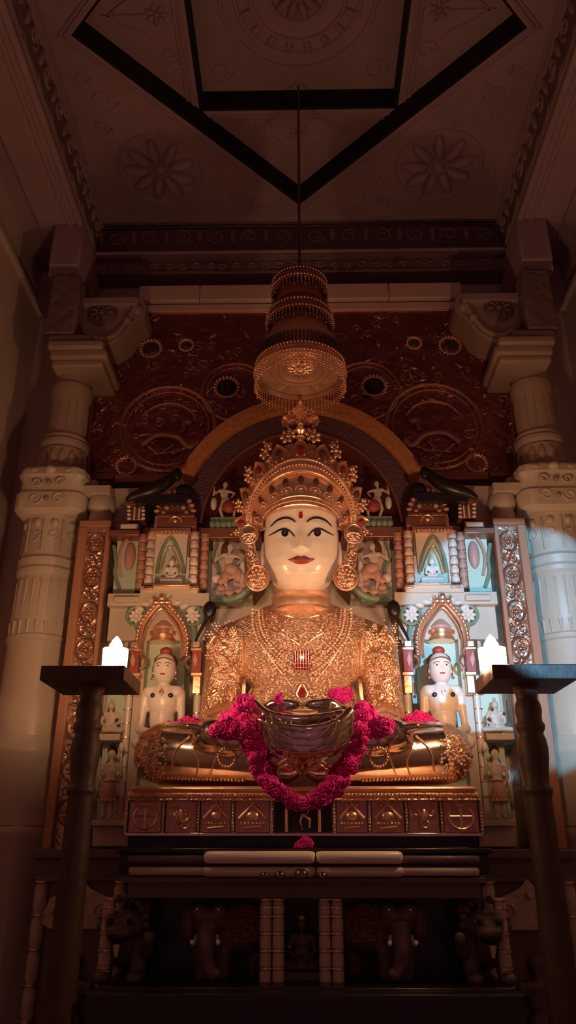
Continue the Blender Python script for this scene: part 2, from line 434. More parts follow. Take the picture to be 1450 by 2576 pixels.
# ---- round marble columns
def column():
    X,Y=-1.105,3.2
    t=thing('marble_column',(X,Y,.55),'tall carved marble column standing in the warm candlelight, left of the altar','column')
    z=lambda py: Z(py,Y-.10)
    q=lambda px,py,Yq=3.2: (-abs(S(px-760,py,Yq).x), S(0,py,Yq).z)
    k_=1.085
    P=lambda l: [(r*k_,zz) for r,zz in l]
    b=MB()
    b.lathe(P([(.158,.55),(.158,.75),(.145,.78),(.145,z(2110)),(.155,z(2100)),(.155,z(2085)),(.145,z(2075))]),(X,Y),8)
    b.lathe(P([(.146,z(2078)),(.142,z(1905)),(.150,z(1895)),(.150,z(1880)),(.14,z(1868)),(.134,z(1850))]),(X,Y),16)
    b.build('base', M['marble'], t, bevel=.003)
    b=MB(); b.lathe(P([(.128,z(1852)),(.128,z(1760)),(.120,z(1750)),(.118,z(1612)),(.126,z(1607)),(.126,z(1597)),(.118,z(1592)),(.116,z(1550)),
        (.119,z(1545)),(.112,z(1445)),(.122,z(1438)),(.125,z(1428)),(.118,z(1420)),(.121,z(1412)),(.124,z(1402)),(.112,z(1393)),(.110,z(1300)),(.116,z(1293))]),(X,Y),48)
    sh=b.build('shaft', M['marble'], t, angle=30)
    b=MB(); c0=Vector((X,Y,0))
    for k in range(22):      # hanging bell-and-stem flutes
        a=2*PI*k/22; d=Vector((math.cos(a),math.sin(a),0))
        b.tube([c0+d*.124+Vector((0,0,z(1550))),c0+d*.122+Vector((0,0,z(1455)))],.006,6)
        b.tube([c0+d*.128+Vector((0,0,z(1600))),c0+d*.127+Vector((0,0,z(1560)))],[.003,.009],6)
    for k in range(10):
        a=2*PI*k/10; d=Vector((math.cos(a),math.sin(a),0)); tdir=Vector((-d.y,d.x,0))
        spiral(b,c0+d*.122+Vector((0,0,z(1345))),.026,1.3,a,.005,1,tdir); b.bead(c0+d*.121+Vector((0,0,z(1315))),(.016,.016,.02))
        b.tube([c0+d*.122+tdir*.035+Vector((0,0,z(1385))),c0+d*.122+tdir*.035+Vector((0,0,z(1308)))],.004,6)
    b.build('carving', M['marble'], sh)
    b=MB(); b.lathe(P([(.12,z(1296)),(.142,z(1284)),(.142,z(1245)),(.130,z(1238)),(.130,z(1210)),(.142,z(1200)),(.135,z(1182)),(.11,z(1172))]),(X,Y),32,sq=6)
    cp=b.build('lower_capital', M['marble'], t, bevel=.003)
    b=MB()
    for s_ in (-1,1):
        for zz,r_ in ((z(1262),.03),(z(1222),.022)):
            spiral(b,(X+s_*.05,Y-.155,zz),r_,1.3,0,.006,s_); b.bead((X,Y-.155,zz),.012)
    for k in range(12):
        a=2*PI*k/12; b.ell((X+.150*math.cos(a),Y+.150*math.sin(a),z(1190)),(.025,.025,.02))
    b.build('carving', M['marble'], cp)
    b=MB(); b.lathe(P([(.105,z(1180)),(.086,z(1160)),(.092,z(1115)),(.080,z(1112)),(.098,z(1104)),(.102,z(1096)),(.090,z(1092)),(.096,z(1084)),(.080,z(1078)),
        (.078,z(985)),(.088,z(976)),(.088,z(952)),(.076,z(946)),(.076,z(905)),(.086,z(896)),(.080,z(870))]),(X,Y),40)
    us=b.build('upper_shaft', M['upperm'], t, angle=30)
    b=MB()
    for k in range(14):
        a=2*PI*k/14; d=Vector((math.cos(a),math.sin(a),0))
        b.ell(c0+d*.092+Vector((0,0,z(1140))),(.017,.017,.045)); b.tube([c0+d*.086+Vector((0,0,z(1075))),c0+d*.085+Vector((0,0,z(990)))],.003,6)
    b.build('carving', M['upperm'], us)
    # capital: stepped square head under the side beam, dark carved block, abacus
    xo=X-.10; Yf=3.05
    b=MB()
    for (px0,px1,pa,pb,d) in ((128,262,897,915,.0),(124,272,872,893,-.02),(118,262,848,868,-.04),(122,230,834,848,-.01)):
        a=q(px0,pb,Yf+d); c=q(px1,pa,Yf+d); b.box((a[0],Yf+d,a[1]),(c[0],YB,c[1]))
    b.build('capital_moulding', M['upperm'], t, bevel=.012)
    a=q(112,832,3.03); c=q(208,684,3.03); b=MB().box((a[0],3.03,a[1]),(c[0],YB,c[1])); b.build('capital_block', M['stonec'], t, bevel=.01)
    b=MB()
    a=q(122,684,3.06); c=q(192,662,3.06); b.box((a[0],3.06,a[1]),(c[0],YB,c[1]))
    a=q(124,660,3.05); c=q(206,630,3.05); b.box((a[0],3.05,a[1]),(c[0],YB,4.44)); b.build('abacus', M['stone'], t, bevel=.008)
    # scrolled bracket reaching towards the lintel
    Yk=3.14
    poly=[q(200,742,Yk),q(366,742,Yk),q(372,772,Yk),q(362,795,Yk),q(338,808,Yk),q(318,838,Yk),q(286,858,Yk),q(250,868,Yk),q(200,868,Yk)]
    b=MB().prism(poly,Yk,YB-.08)
    br=b.build('bracket', M['upperm'], t, bevel=.006)
    b=MB()
    b.tube(catmull([(x,Yk-.01,z_) for x,z_ in [q(212,830,Yk),q(250,850,Yk),q(292,842,Yk),q(322,810,Yk),q(340,782,Yk),q(346,752,Yk)]]),.013,8)
    c=q(350,776,Yk); b.ell((c[0],Yk,c[1]),(.026,.02,.030)); c=q(326,806,Yk); b.bead((c[0],Yk-.01,c[1]),.022)
    b.build('scroll', M['upperm'], br)
    b=MB(); c=q(262,785,Yk); b.ell((c[0],Yk-.003,c[1]),(.075,.016,.075)); rosette(b,(c[0],Yk-.016,c[1]),.062,9,.022,.010,.01,hub=.016); b.build('dark_medallion', M['stonec'], br)
    b=MB(); a=q(196,760,Yk-.03); c=q(352,742,Yk-.03); b.box((a[0],Yk-.03,a[1]),(c[0],YB-.05,c[1])); b.build('cap_ledge', M['stone'], br, bevel=.004)
    # small block capital attached beside the column
    b=MB(); x0=q(200,1250,3.1)[0]; x1=q(276,1250,3.1)[0]
    zz=lambda py: Z(py,3.1)
    b.box((x0,3.1,zz(1240)),(x1,3.26,zz(1216)))
    cx=(x0+x1)/2+.02; b.lathe([(.05,zz(1312)),(.052,zz(1285)),(.045,zz(1277)),(.058,zz(1270)),(.062,zz(1255)),(.055,zz(1240))],(cx,3.16),24)
    b.build('side_capital', M['marble'], t, bevel=.004)
    return t
col=column()
mirrored(col,'tall carved marble column partly under cool bluish light, right of the altar')

# ================================================================ BACK OF THE ALTAR
# marble screen that everything is mounted on
b=MB(); z=lambda py:Z(py,3.2)
X=lambda ox,py,Y: S(ox,py,Y).x
b.box((-.955,3.2,.55),(.955,YB+.02,z(1312)))
b.prism([(-.93,z(1312)),(.93,z(1312)),(.90,z(1225)),(X(330,1220,3.2),z(1222)),(X(235,1150,3.2),z(1130)),(-X(235,1150,3.2),z(1130)),(-X(330,1220,3.2),z(1222)),(-.90,z(1225))],3.2,YB+.02)
tag(b.build('marble_screen', M['marble'], bevel=.004),'cream marble screen wall behind the idol that carries shrines and niches','altar screen')

# ---- embossed reddish-gold sheet with cut top corners
YG=3.32
g=thing('embossed_wall_sheet',(0,YG,Z(1212,YG)),'large reddish gold embossed metal sheet with cut corners high behind the idol','wall panel')
q=lambda ox,py:(S(ox,py,YG).x,S(ox,py,YG).z)
out=[q(-388,782),q(-388,822),q(-524,930),q(-556,1212),q(-330,1212),q(-230,1130),q(230,1130),q(330,1212),q(556,1212),q(524,930),q(388,822),q(388,782)]
MB().prism(out,YG,YG+.03).build('sheet', M['copper'], g)
b=MB()
def bar(mb,p,r_,wd,dp,Yc,mi=0):
    """flat bar between two (x,z) points"""
    a=Vector((p[0],0,p[1])); c=Vector((r_[0],0,r_[1])); d=(c-a).normalized(); n=Vector((-d.z,0,d.x))*wd/2
    mb.prism([((a+n).x,(a+n).z),((c+n).x,(c+n).z),((c-n).x,(c-n).z),((a-n).x,(a-n).z)],Yc-dp,Yc+.01,mi)
for s_ in (-1,1):
    for (p_,r__,wd_,dp_) in (((530,930),(548,1212),.05,.025),((556,1198),(470,1200),.03,.02),((388,782),(388,830),.03,.02),((330,1205),(468,1205),.04,.022)):
        b=MB(); bar(b,q(s_*p_[0],p_[1]),q(s_*r__[0],r__[1]),wd_,dp_,YG); b.build('frame_bar', M['copperf'], g, bevel=.003)
for s_ in (-1,1):
    b=MB(); bar(b,q(s_*392,822),q(s_*522,932),.045,.04,YG); b.build('corner_bar', M['pinkm'], g, bevel=.004)
MB().tube([S(-385,781,YG-.012),S(385,781,YG-.012)],.007,8).build('top_rail', M['gold'], g)
b=MB()
rnd=random.Random(3)
for s_ in (-1,1):
    P=lambda ox,py,dy=.004:(S(s_*ox,py,YG).x,YG-dy,S(s_*ox,py,YG).z)
    def arc(c,r,a0,a1,tr,ry=1):
        b.tube(circ(P(*c),r,26,a0=a0,a1=a1,rz=r*ry,closed=False),tr,6)
    b=MB(); arc((335,1075),.235,0,2*PI,.012); arc((335,1075),.205,0,2*PI,.006); arc((335,1080),.15,.4,2.7,.008); b.build('embossed_circle',M['bronze'],g)
    b=MB(); arc((165,985),.165,0,2*PI,.008); arc((165,985),.14,-.2,3.3,.005); b.build('embossed_circle',M['bronze'],g)
    for (ox,py,r) in ((185,975,.062),(376,875,.055),(286,868,.036),(440,1170,.05)):
        b=MB()
        for k in range(20):
            a=2*PI*k/20; c=P(ox,py,.008); b.bead((c[0]+r*math.cos(a),c[1],c[2]+r*math.sin(a)),.0075)
        b.tube(circ(P(ox,py),r*.86,20),.005,6,closed=True); b.build('bead_circle',M['gold'],g)
    # reclining deer-like relief inside the ring
    b=MB(); pts=[(400,1120),(360,1095),(310,1100),(280,1125),(260,1110)]
    b.tube(catmull([P(*p) for p in pts]),[.02]*33,8); b.ell(P(285,1062),(.03,.014,.02)); b.tube([P(300,1090),P(290,1065)],.014,8)
    for p0,p1 in (((385,1120),(360,1140)),((320,1118),(350,1138)),((290,1125),(325,1142))): b.tube([P(*p0),P(*p1)],.007,6)
    b.tube(catmull([P(375,1140),P(330,1137),P(300,1130),P(255,1120)]),.006,6)
    b.build('reclining_deer_relief',M['bronze'],g); b=MB()
    for k in range(3): b.tube(catmull([P(390-30*k,1160+6*k),P(345-20*k,1168),P(300,1160-8*k)]),.006,6)
    n=0
    while n<95:
        ox=rnd.uniform(125,535); py=rnd.uniform(795,1200)
        if ox>380 and py<830+(ox-380)*.85: continue
        if ox<330 and py>1130-(0 if ox>250 else 60): continue
        n+=1; kk=rnd.random(); c=P(ox,py)
        if kk<.45: spiral(b,c,rnd.uniform(.015,.032),1.2,rnd.uniform(0,6),.005,rnd.choice((-1,1)))
        elif kk<.75:
            a=rnd.uniform(0,PI); d=Vector((math.cos(a),0,math.sin(a))); e=Vector((-d.z,0,d.x))
            b.ell(c,(.026,.009,.009),Matrix.Rotation(-a,3,'Y'),nu=10,nv=6)
        else: b.bead(c,rnd.uniform(.007,.013))
    b.build('embossed_scrolls', M['bronze'], g)
for s_ in (-1,1):
    b=MB(); c=S(s_*185,975,YG); b.lathe([(.052,0),(.045,.012),(.02,.016)],(0,0),24)
    bb=MB(); bb.add([Vector((c.x+v[0],YG-v[2]-.002,c.z+v[1])) for v in b.v], b.f)
    o=bb.build('dark_roundel', M['black'], g)
    b=MB(); 
    for k in (-1,0,1): b.box((c.x-.022,YG-.024,c.z+k*.013-.003),(c.x+.022,YG-.018,c.z+k*.013+.003))
    b.box((c.x+s_*.022-.003,YG-.024,c.z-.03),(c.x+s_*.022+.003,YG-.018,c.z+.02)); b.build('roundel_mark', M['darksil'], o)
    for (ox,py,r) in ((376,875,.045),(286,868,.03)):
        c=S(s_*ox,py,YG); MB().ell((c.x,YG,c.z),(r,.012,r)).build('small_roundel', M['darksil'], g)

# ---- arch of bands behind the head
YA=3.10
a_=thing('halo_arch',(0,YA,Z(1330,YA)),'round arch of orange and dusky purple bands framing the crown','arch')
def ringband(r0,r1,a0,a1,y0,y1,name,m,py=1347,n=48):
    c=S(0,py,YA); k=S(100,py-150,YA).x/100; kz=(Z(py-330,YA)-Z(py,YA))/330
    A=[a0+(a1-a0)*i/n for i in range(n+1)]
    o=[(r0*k*math.cos(t),c.z+r0*kz*math.sin(t)) for t in A]; i_=[(r1*k*math.cos(t),c.z+r1*kz*math.sin(t)) for t in A]
    return MB().band(o,i_,y0,y1).build(name,m,a_,bevel=.003)
e=math.radians(26)
ringband(335,298,e,PI-e,YA-.05,YA+.1,'orange_band',M['orange'])
ringband(297,252,math.radians(8),PI-math.radians(8),YA-.02,YA+.1,'purple_band',M['purple'])
ringband(251,243,.1,PI-.1,YA-.03,YA+.1,'inner_rim',M['copperf'])
ringband(244,0.5,0,PI,YA+.05,YA+.1,'backing',M['maroon'])
# ================================================================ FIGURES
def fig(b, o, h, pose, fy=1.0, mi=0):
    """add a small carved figure; o = base centre, h = height, front towards -Y"""
    o=Vector(o)
    def p(x,y,z): return o+Vector((x*h,y*h*fy,z*h))
    def E(x,y,z,rx,ry,rz): b.ell(p(x,y,z),(rx*h,ry*h*fy,rz*h),mi=mi,nu=16,nv=10)
    def K(a,c,r0,r1): cap(b,p(*a),p(*c),r0*h,r1*h,10,mi)
    if pose=='jina':
        for s in (-1,1):
            K((s*.08,0,.11),(s*.40,-.10,.095),.11,.085); K((s*.40,-.13,.08),(s*-.08,-.25,.075),.075,.055)
            K((s*.16,0,.60),(s*.20,0,.58),.075,.075); K((s*.235,0,.57),(s*.27,0,.33),.058,.048); K((s*.27,0,.32),(s*.05,-.21,.20),.048,.036)
        E(0,0,.50,.20,.12,.15); E(0,0,.32,.155,.11,.18); K((0,0,.60),(0,-.01,.72),.055,.05)
        E(0,-.22,.19,.10,.06,.035)
    elif pose=='stand':
        for s in (-1,1): K((s*.05,0,.04),(s*.055,0,.46),.04,.062); E(s*.06,-.05,.02,.035,.07,.02)
        E(0,0,.50,.105,.08,.08); E(0,0,.66,.095,.07,.12); K((-.09,0,.74),(.09,0,.74),.045,.045)
        K((0,0,.76),(0,0,.84),.035,.035); E(0,-.01,.90,.065,.07,.08)
        K((-.125,0,.74),(-.16,-.02,.58),.034,.028); K((-.16,-.02,.58),(-.09,-.08,.47),.028,.022); E(-.08,-.09,.46,.028,.02,.028)
        K((.125,0,.74),(.17,-.02,.60),.034,.028); K((.17,-.02,.60),(.15,-.07,.74),.028,.022); E(.15,-.08,.76,.025,.022,.03)
    elif pose=='dance':
        K((-.03,0,.05),(-.10,0,.27),.035,.045); K((-.10,0,.27),(-.02,0,.48),.045,.065)
        K((.22,-.05,.10),(.24,-.06,.32),.034,.045); K((.24,-.06,.32),(.05,0,.47),.045,.065); E(-.03,-.05,.03,.03,.06,.02); E(.22,-.10,.07,.03,.06,.02)
        E(.02,0,.50,.11,.08,.08); E(-.02,0,.64,.09,.07,.11); K((-.12,0,.74),(.07,0,.72),.045,.045); K((-.03,0,.75),(-.01,0,.83),.034,.034); E(0,-.01,.89,.065,.07,.08)
        K((-.15,0,.73),(-.27,-.03,.62),.034,.028); K((-.27,-.03,.62),(-.24,-.07,.80),.028,.022); E(-.24,-.08,.82,.024,.02,.03)
        K((.10,0,.72),(.22,-.03,.66),.034,.028); K((.22,-.03,.66),(.16,-.10,.55),.028,.022); E(.15,-.11,.54,.025,.02,.025)
    return p

# ================================================================ CARVED ALTAR PIECES (built for one side, copied mirrored)
def L(px,py,Y): return S(px-760.5,py,Y)
def rect(b,px0,py0,px1,py1,Y,d,mi=0):
    """box whose front face (at depth Y) spans the given rows and columns, d deep"""
    a=L(px0,py1,Y); c=L(px1,py0,Y); b.box((a.x,Y,a.z),(c.x,Y+d,c.z),mi); return b
def colonnette(parent, px, py0, py1, Y, r, n, m, bulb=True, name='colonnette'):
    """small turned column of n white drums with gilded rings"""
    x=L(px,(py0+py1)/2,Y).x; z0,z1=Z(py1,Y),Z(py0,Y); dz=(z1-z0)/n
    b=MB(); prof=[]
    for k in range(n):
        a=z0+k*dz
        if bulb: prof+=[(r*.6,a+dz*.04),(r*.92,a+dz*.2),(r,a+dz*.45),(r*.95,a+dz*.7),(r*.6,a+dz*.95)]
        else: prof+=[(r*.8,a+dz*.03),(r*.8,a+dz*.97)]
    b.lathe(prof,(x,Y),16); c=b.build(name,m,parent)
    g=MB()
    for k in range(n+1): g.lathe([(r*.7,z0+k*dz-r*.22),(r*1.08,z0+k*dz-r*.12),(r*1.08,z0+k*dz+r*.12),(r*.7,z0+k*dz+r*.22)],(x,Y),16)
    g.build('gilt_ring',M['gold'],c); return c

# ---- small upper shrine with domed roof (tier above the side niches)
Y1=3.02
def shrine():
    base=L(430,1520,Y1)
    t=thing('domed_shrine',base,'small domed shrine in warm shade, white beaded colonnettes, above the niche on the left','shrine')
    b=MB()
    rect(b,268,1490,528,1522,Y1-.02,.2); rect(b,352,1472,500,1492,Y1-.03,.2); rect(b,285,1498,350,1512,Y1-.04,.1)
    b.build('plinth',M['marble'],t,bevel=.003)
    b=MB(); rect(b,384,1466,478,1472,Y1-.05,.1); rect(b,360,1476,385,1480,Y1-.05,.05); rect(b,478,1476,502,1480,Y1-.05,.05); b.build('gilt_ledge',M['gold'],t,bevel=.002)
    b=MB(); rect(b,352,1325,512,1490,Y1+.06,.14); b.build('back_slab',M['copperf'],t)
    b=MB(); rect(b,384,1338,480,1466,Y1+.045,.02); b.build('niche_back',M['teal'],t)
    # white cusped arch of the niche
    b=MB(); o_=[];i_=[]
    for k in range(25):
        a=PI*k/24; ox=430-46*math.cos(a)
        cus=1-.12*abs(math.sin(a*3.0))
        i_.append((lambda v:(v.x,v.z))(L(430-38*math.cos(a)*cus,1440-78*(math.sin(a)**.8)*cus,Y1+.02))); o_.append((lambda v:(v.x,v.z))(L(ox,1340,Y1+.02)))
    b.band(o_,i_,Y1+.01,Y1+.05); rect(b,382,1400,394,1466,Y1+.012,.03); rect(b,468,1400,479,1466,Y1+.012,.03)
    b.build('cusped_arch',M['white'],t)
    b=MB(); b.tube(catmull([L(396,1440,Y1+.01),L(404,1395,Y1+.01),L(430,1352,Y1),L(456,1395,Y1+.01),L(465,1440,Y1+.01)]),.007,8); b.build('green_arch_rib',M['green'],t)
    MB().tube(catmull([L(402,1440,Y1),L(414,1400,Y1),L(430,1375,Y1),L(446,1400,Y1),L(459,1440,Y1)]),.004,6).build('gilt_arch_line',M['gold'],t)
    b=MB()
    for k in range(9): c=L(392+k*9.5,1337,Y1-.02); b.ell(c,(.007,.02,.010))
    rect(b,380,1326,482,1335,Y1-.03,.1); b.build('fringed_lintel',M['gold'],t)
    for px in (378,490): colonnette(t,px,1340,1470,Y1-.005,.0175,6,M['white'])
    for px in (357,516): colonnette(t,px,1345,1482,Y1+.02,.0175,6,M['pink'])
    # domed roof
    b=MB()
    for (h0,py0,py1,m_) in ((55,1300,1325,0),(50,1290,1300,0)): rect(b,443-h0,py0,443+h0,py1,Y1-.02,.14)
    pr=[]
    for k in range(13):
        a=PI*k/12; v=L(443-50*math.cos(a)*(1 if True else 1),1296-52*math.sin(a)**.9,Y1); pr.append((v.x,v.z))
    b.prism(pr[::-1],Y1,Y1+.12); b.build('dome',M['copperf'],t,bevel=.004)
    b=MB()
    for k in range(11):
        a=PI*(k+.5)/11; v=L(443-47*math.cos(a),1292-49*math.sin(a)**.9,Y1-.006); b.bead(v,(.013,.012,.009))
    for k in range(6):
        a=PI*(k+.5)/6; v=L(443-30*math.cos(a),1296-30*math.sin(a),Y1-.008); b.bead(v,(.011,.010,.011))
    b.build('scale_carving',M['pink'],t)
    b=MB(); v=L(443,1240,Y1+.04); b.lathe([(.03,v.z-.01),(.034,v.z),(.02,v.z+.008),(.026,v.z+.016),(.012,v.z+.026),(.004,v.z+.034)],(v.x,v.y),16)
    b.tube(circ(L(443,1312,Y1-.02),.026,14,a0=0,a1=PI,closed=False),.005,6); b.ell(L(443,1308,Y1-.02),(.012,.01,.012))
    rect(b,392,1326,396,1296,Y1-.03,.02); b.build('finial',M['gold'],t)
    # outer half panel and its capital
    b=MB(); rect(b,283,1340,352,1490,Y1+.05,.14); b.build('outer_panel',M['teal'],t)
    b=MB(); rect(b,300,1313,352,1330,Y1,.15); rect(b,315,1255,375,1268,Y1,.12); rect(b,322,1268,368,1306,Y1+.01,.1); rect(b,275,1330,352,1344,Y1-.02,.16); b.build('outer_ledge',M['copperf'],t,bevel=.003)
    b=MB(); 
    for px in (326,362):
        for k in range(4): b.bead(L(px,1272+k*10,Y1),(.009,.009,.007))
    rect(b,336,1272,343,1304,Y1,.01); rect(b,348,1272,355,1304,Y1,.01); rect(b,304,1316,346,1327,Y1-.012,.02); b.build('white_carving',M['white'],t,bevel=.001)
    b=MB(); b.ell(L(328,1398,Y1+.045),(.024,.02,.062)); b.tube(catmull([L(305,1450,Y1+.04),L(300,1400,Y1+.035),L(320,1355,Y1+.03),L(345,1350,Y1+.04)]),.006,8)
    b.build('pink_lotus_bud',M['pink'],t)
    b=MB(); b.tube(catmull([L(287,1370,Y1+.04),L(292,1410,Y1+.04),L(289,1440,Y1+.04),L(300,1480,Y1+.04)]),.008,8); b.ell(L(290,1390,Y1+.045),(.007,.01,.03)); b.build('green_stem',M['green'],t)
    return t
sh=shrine()
mirrored(sh,'small domed shrine with white arch in cool light, above the niche on the right')
def seated_small():
    t=thing('seated_figurine',L(430,1466,Y1+.01),'tiny white seated figurine in the small domed shrine on the left','figurine')
    o=L(430,1462,Y1+.02); b=MB(); fig(b,o,.098,'jina',.5); p=b.build('body',M['white'],t,vox=.0022,sm=2)
    b=MB(); b.ell(o+Vector((0,-.002,.083)),(.0135,.012,.0155)); b.bead(o+Vector((0,0,.099)),.006); b.build('head',M['white'],t)
    b=MB(); rect(b,402,1455,459,1468,Y1-.01,.05); b.build('seat',M['white'],t,bevel=.002)
    return t
sf=seated_small(); mirrored(sf,'tiny white seated figurine in the small domed shrine on the right, in cool light')

# ---- dancer panels beside the shoulders
def dancer():
    t=thing('dancer_relief',L(575,1505,3.06),'painted relief of a dancing figure with green border, left of the idol head','relief')
    b=MB(); rect(b,532,1352,640,1505,3.08,.12); b.build('panel',M['marble'],t)
    b=MB(); rect(b,505,1326,660,1352,3.03,.16); b.build('lintel',M['copperf'],t,bevel=.003)
    b=MB(); b.tube(catmull([L(530,1508,3.05),L(570,1508,3.04),L(605,1500,3.02),L(640,1470,3.0)]),.016,8); rect(b,532,1500,612,1514,3.03,.05)
    b.tube(catmull([L(548,1365,3.06),L(538,1400,3.06),L(552,1440,3.06),L(540,1480,3.06)]),.007,8); b.build('green_border',M['green'],t)
    b=MB(); b.ell(L(572,1383,3.055),(.022,.02,.038)); b.build('dark_hair',M['brown'],t)
    o=L(578,1492,3.03); b=MB(); fig(b,o,.225,'dance',.6); b.build('body',M['marble'],t,vox=.004,sm=2)
    b=MB(); b.ell(o+Vector((.005,0,.105)),(.032,.022,.024)); b.ell(o+Vector((.035,-.005,.075)),(.02,.018,.03)); b.ell(o+Vector((-.015,-.005,.07)),(.016,.016,.03))
    for k in range(7): a=k*.9; b.ell(o+Vector((.012+.05*math.cos(a),-.008,.035+.035*math.sin(a))),(.02,.01,.014))
    b.build('pink_skirt',M['pink'],t,vox=.004,sm=2)
    b=MB(); b.ell(L(612,1430,3.04),(.012,.012,.04)); b.ell(L(546,1455,3.04),(.02,.014,.02)); b.build('drum',M['white'],t)
    return t
dn=dancer(); mirrored(dn,'painted relief of a dancing figure with green border, right of the idol head')

# ---- musicians under the arch with pink flowers
def musician():
    o=L(566,1325,3.05)
    t=thing('musician_relief',o,'small carved kneeling musician under the arch, left of the crown','relief')
    b=MB(); fig(b,o+Vector((0,0,.03)),.19,'dance',.6); b.build('body',M['marble'],t,vox=.004,sm=2)
    b=MB(); 
    for k in range(5): b.ell(L(538+k*14,1318,3.04),(.016,.02,.018))
    rect(b,532,1300,600,1312,3.04,.06); b.build('ledge',M['green'],t)
    b=MB(); b.ell(o+Vector((-.045,-.02,.10)),(.014,.014,.03)); b.build('drum',M['white'],t)
    b=MB(); b.ell(o+Vector((.02,-.01,.09)),(.032,.02,.03)); b.build('skirt',M['red'],t)
    return t
ms=musician(); mirrored(ms,'small carved kneeling musician under the arch, right of the crown')

# ---- niche with gilt arch, and the white idol in it
def niche():
    Y=3.0
    t=thing('arched_niche',L(405,2090,Y),'pale teal niche with gilded arch and white colonnettes, left of the main idol','niche')
    b=MB(); rect(b,345,1590,470,2000,Y+.10,.1); b.build('teal_back',M['teal'],t)
    b=MB(); rect(b,268,1520,520,1610,Y+.04,.18)
    rect(b,330,1610,346,2090,Y+.03,.16); rect(b,470,1610,510,2000,Y+.03,.16); b.build('surround',M['marble'],t)
    # gilt pointed arch: plain inner rib, segmented outer rib
    P=[(352,1650),(350,1610),(360,1572),(382,1540),(407,1518),(432,1540),(456,1572),(466,1610),(464,1650)]
    b=MB(); b.tube(catmull([L(x,y,Y+.0) for x,y in P]),.008,8)
    b.tube(catmull([L(407+(x-407)*.86,1530+(y-1518)*.95,Y+.02) for x,y in P]),.006,8)
    for k,pt in enumerate(catmull([L(407+(x-407)*1.1,1508+(y-1518)*1.05,Y-.01) for x,y in P],4)): b.bead(pt,(.009,.008,.010))
    b.build('gilt_arch',M['gold'],t)
    b=MB(); 
    for k in (-1,0,1): b.ell(L(407+k*14,1514,Y-.02),(.016,.014,.013))
    b.ell(L(407,1503,Y-.02),(.014,.012,.018)); b.tube(catmull([L(385,1502,Y-.02),L(395,1512,Y-.02),L(407,1508,Y-.02),L(419,1512,Y-.02),L(429,1502,Y-.02)]),.006,8); b.build('crest',M['gold'],t)
    b=MB()
    for k,(px,py) in enumerate(((352,1530),(368,1518),(385,1511),(430,1511),(448,1516),(466,1524),(482,1532))):
        b.ell(L(px,py,Y+.01),(.021,.014,.011),Matrix.Rotation((407-px)*.006,3,'Y'))
    b.build('white_petals',M['white'],t)
    for px in (343,486):
        b=MB(); c=L(px,1548,Y+.01); rosette(b,c,.032,8,.012,.008,.008,hub=.011); bo=b.build('corner_rose',M['white'],t)
        b=MB(); b.tube(circ(c,.038,18),.007,6,closed=True); b.tube(catmull([L(px,1570,Y+.02),L(px+4,1600,Y+.02),L(px-3,1630,Y+.02)]),.009,8); b.build('green_wreath',M['green'],bo)
    # stepped canopy in the arch
    x0=L(410,1580,Y+.03); b=MB()
    b.lathe([(.052,Z(1606,Y)),(.057,Z(1600,Y)),(.050,Z(1594,Y)),(.058,Z(1590,Y)),(.058,Z(1582,Y)),(.044,Z(1576,Y))],(x0.x,Y+.06),28); c=b.build('stepped_canopy',M['gold'],t)
    MB().lathe([(.043,Z(1577,Y)),(.047,Z(1570,Y)),(.035,Z(1562,Y)),(.022,Z(1552,Y)),(.006,Z(1545,Y))],(x0.x,Y+.06),24).build('canopy_top',M['pink'],c)
    # gilt capital blocks with red diamonds and colonnettes
    for px in (337,494):
        b=MB(); rect(b,px-15,1690,px+15,1700,Y-.03,.06); rect(b,px-15,1628,px+15,1636,Y-.03,.06); rect(b,px-10,1612,px+10,1628,Y-.02,.05); rect(b,px-12,1700,px+12,1745,Y-.02,.05)
        v=L(px,1722,Y); cb=b.build('gilt_block',M['gold'],t,bevel=.003)
        b=MB(); rect(b,px-13,1637,px+13,1690,Y-.025,.05); b.build('red_block',M['red'],cb)
        b=MB(); v0=L(px,1645,Y);v1=L(px,1683,Y);a=L(px-6,1664,Y);c=L(px+6,1664,Y); b.prism([(v0.x,v0.z),(a.x,a.z),(v1.x,v1.z),(c.x,c.z)],Y-.030,Y-.02); b.build('diamond',M['pink'],cb)
        b=MB(); s_=1 if px<400 else -1; b.tube(circ(L(px+s_*12,1665,Y-.02),.024,12,a0=-1.4,a1=1.4,closed=False) if s_>0 else circ(L(px+s_*12,1665,Y-.02),.024,12,a0=PI-1.4,a1=PI+1.4,closed=False),.006,6); b.build('scroll',M['gold'],cb)
    colonnette(t,491,1748,1990,Y-.0,.019,5,M['white'],bulb=False)
    return t
nc=niche(); mirrored(nc,'pale teal niche with gilded arch under cool bluish light, right of the main idol')

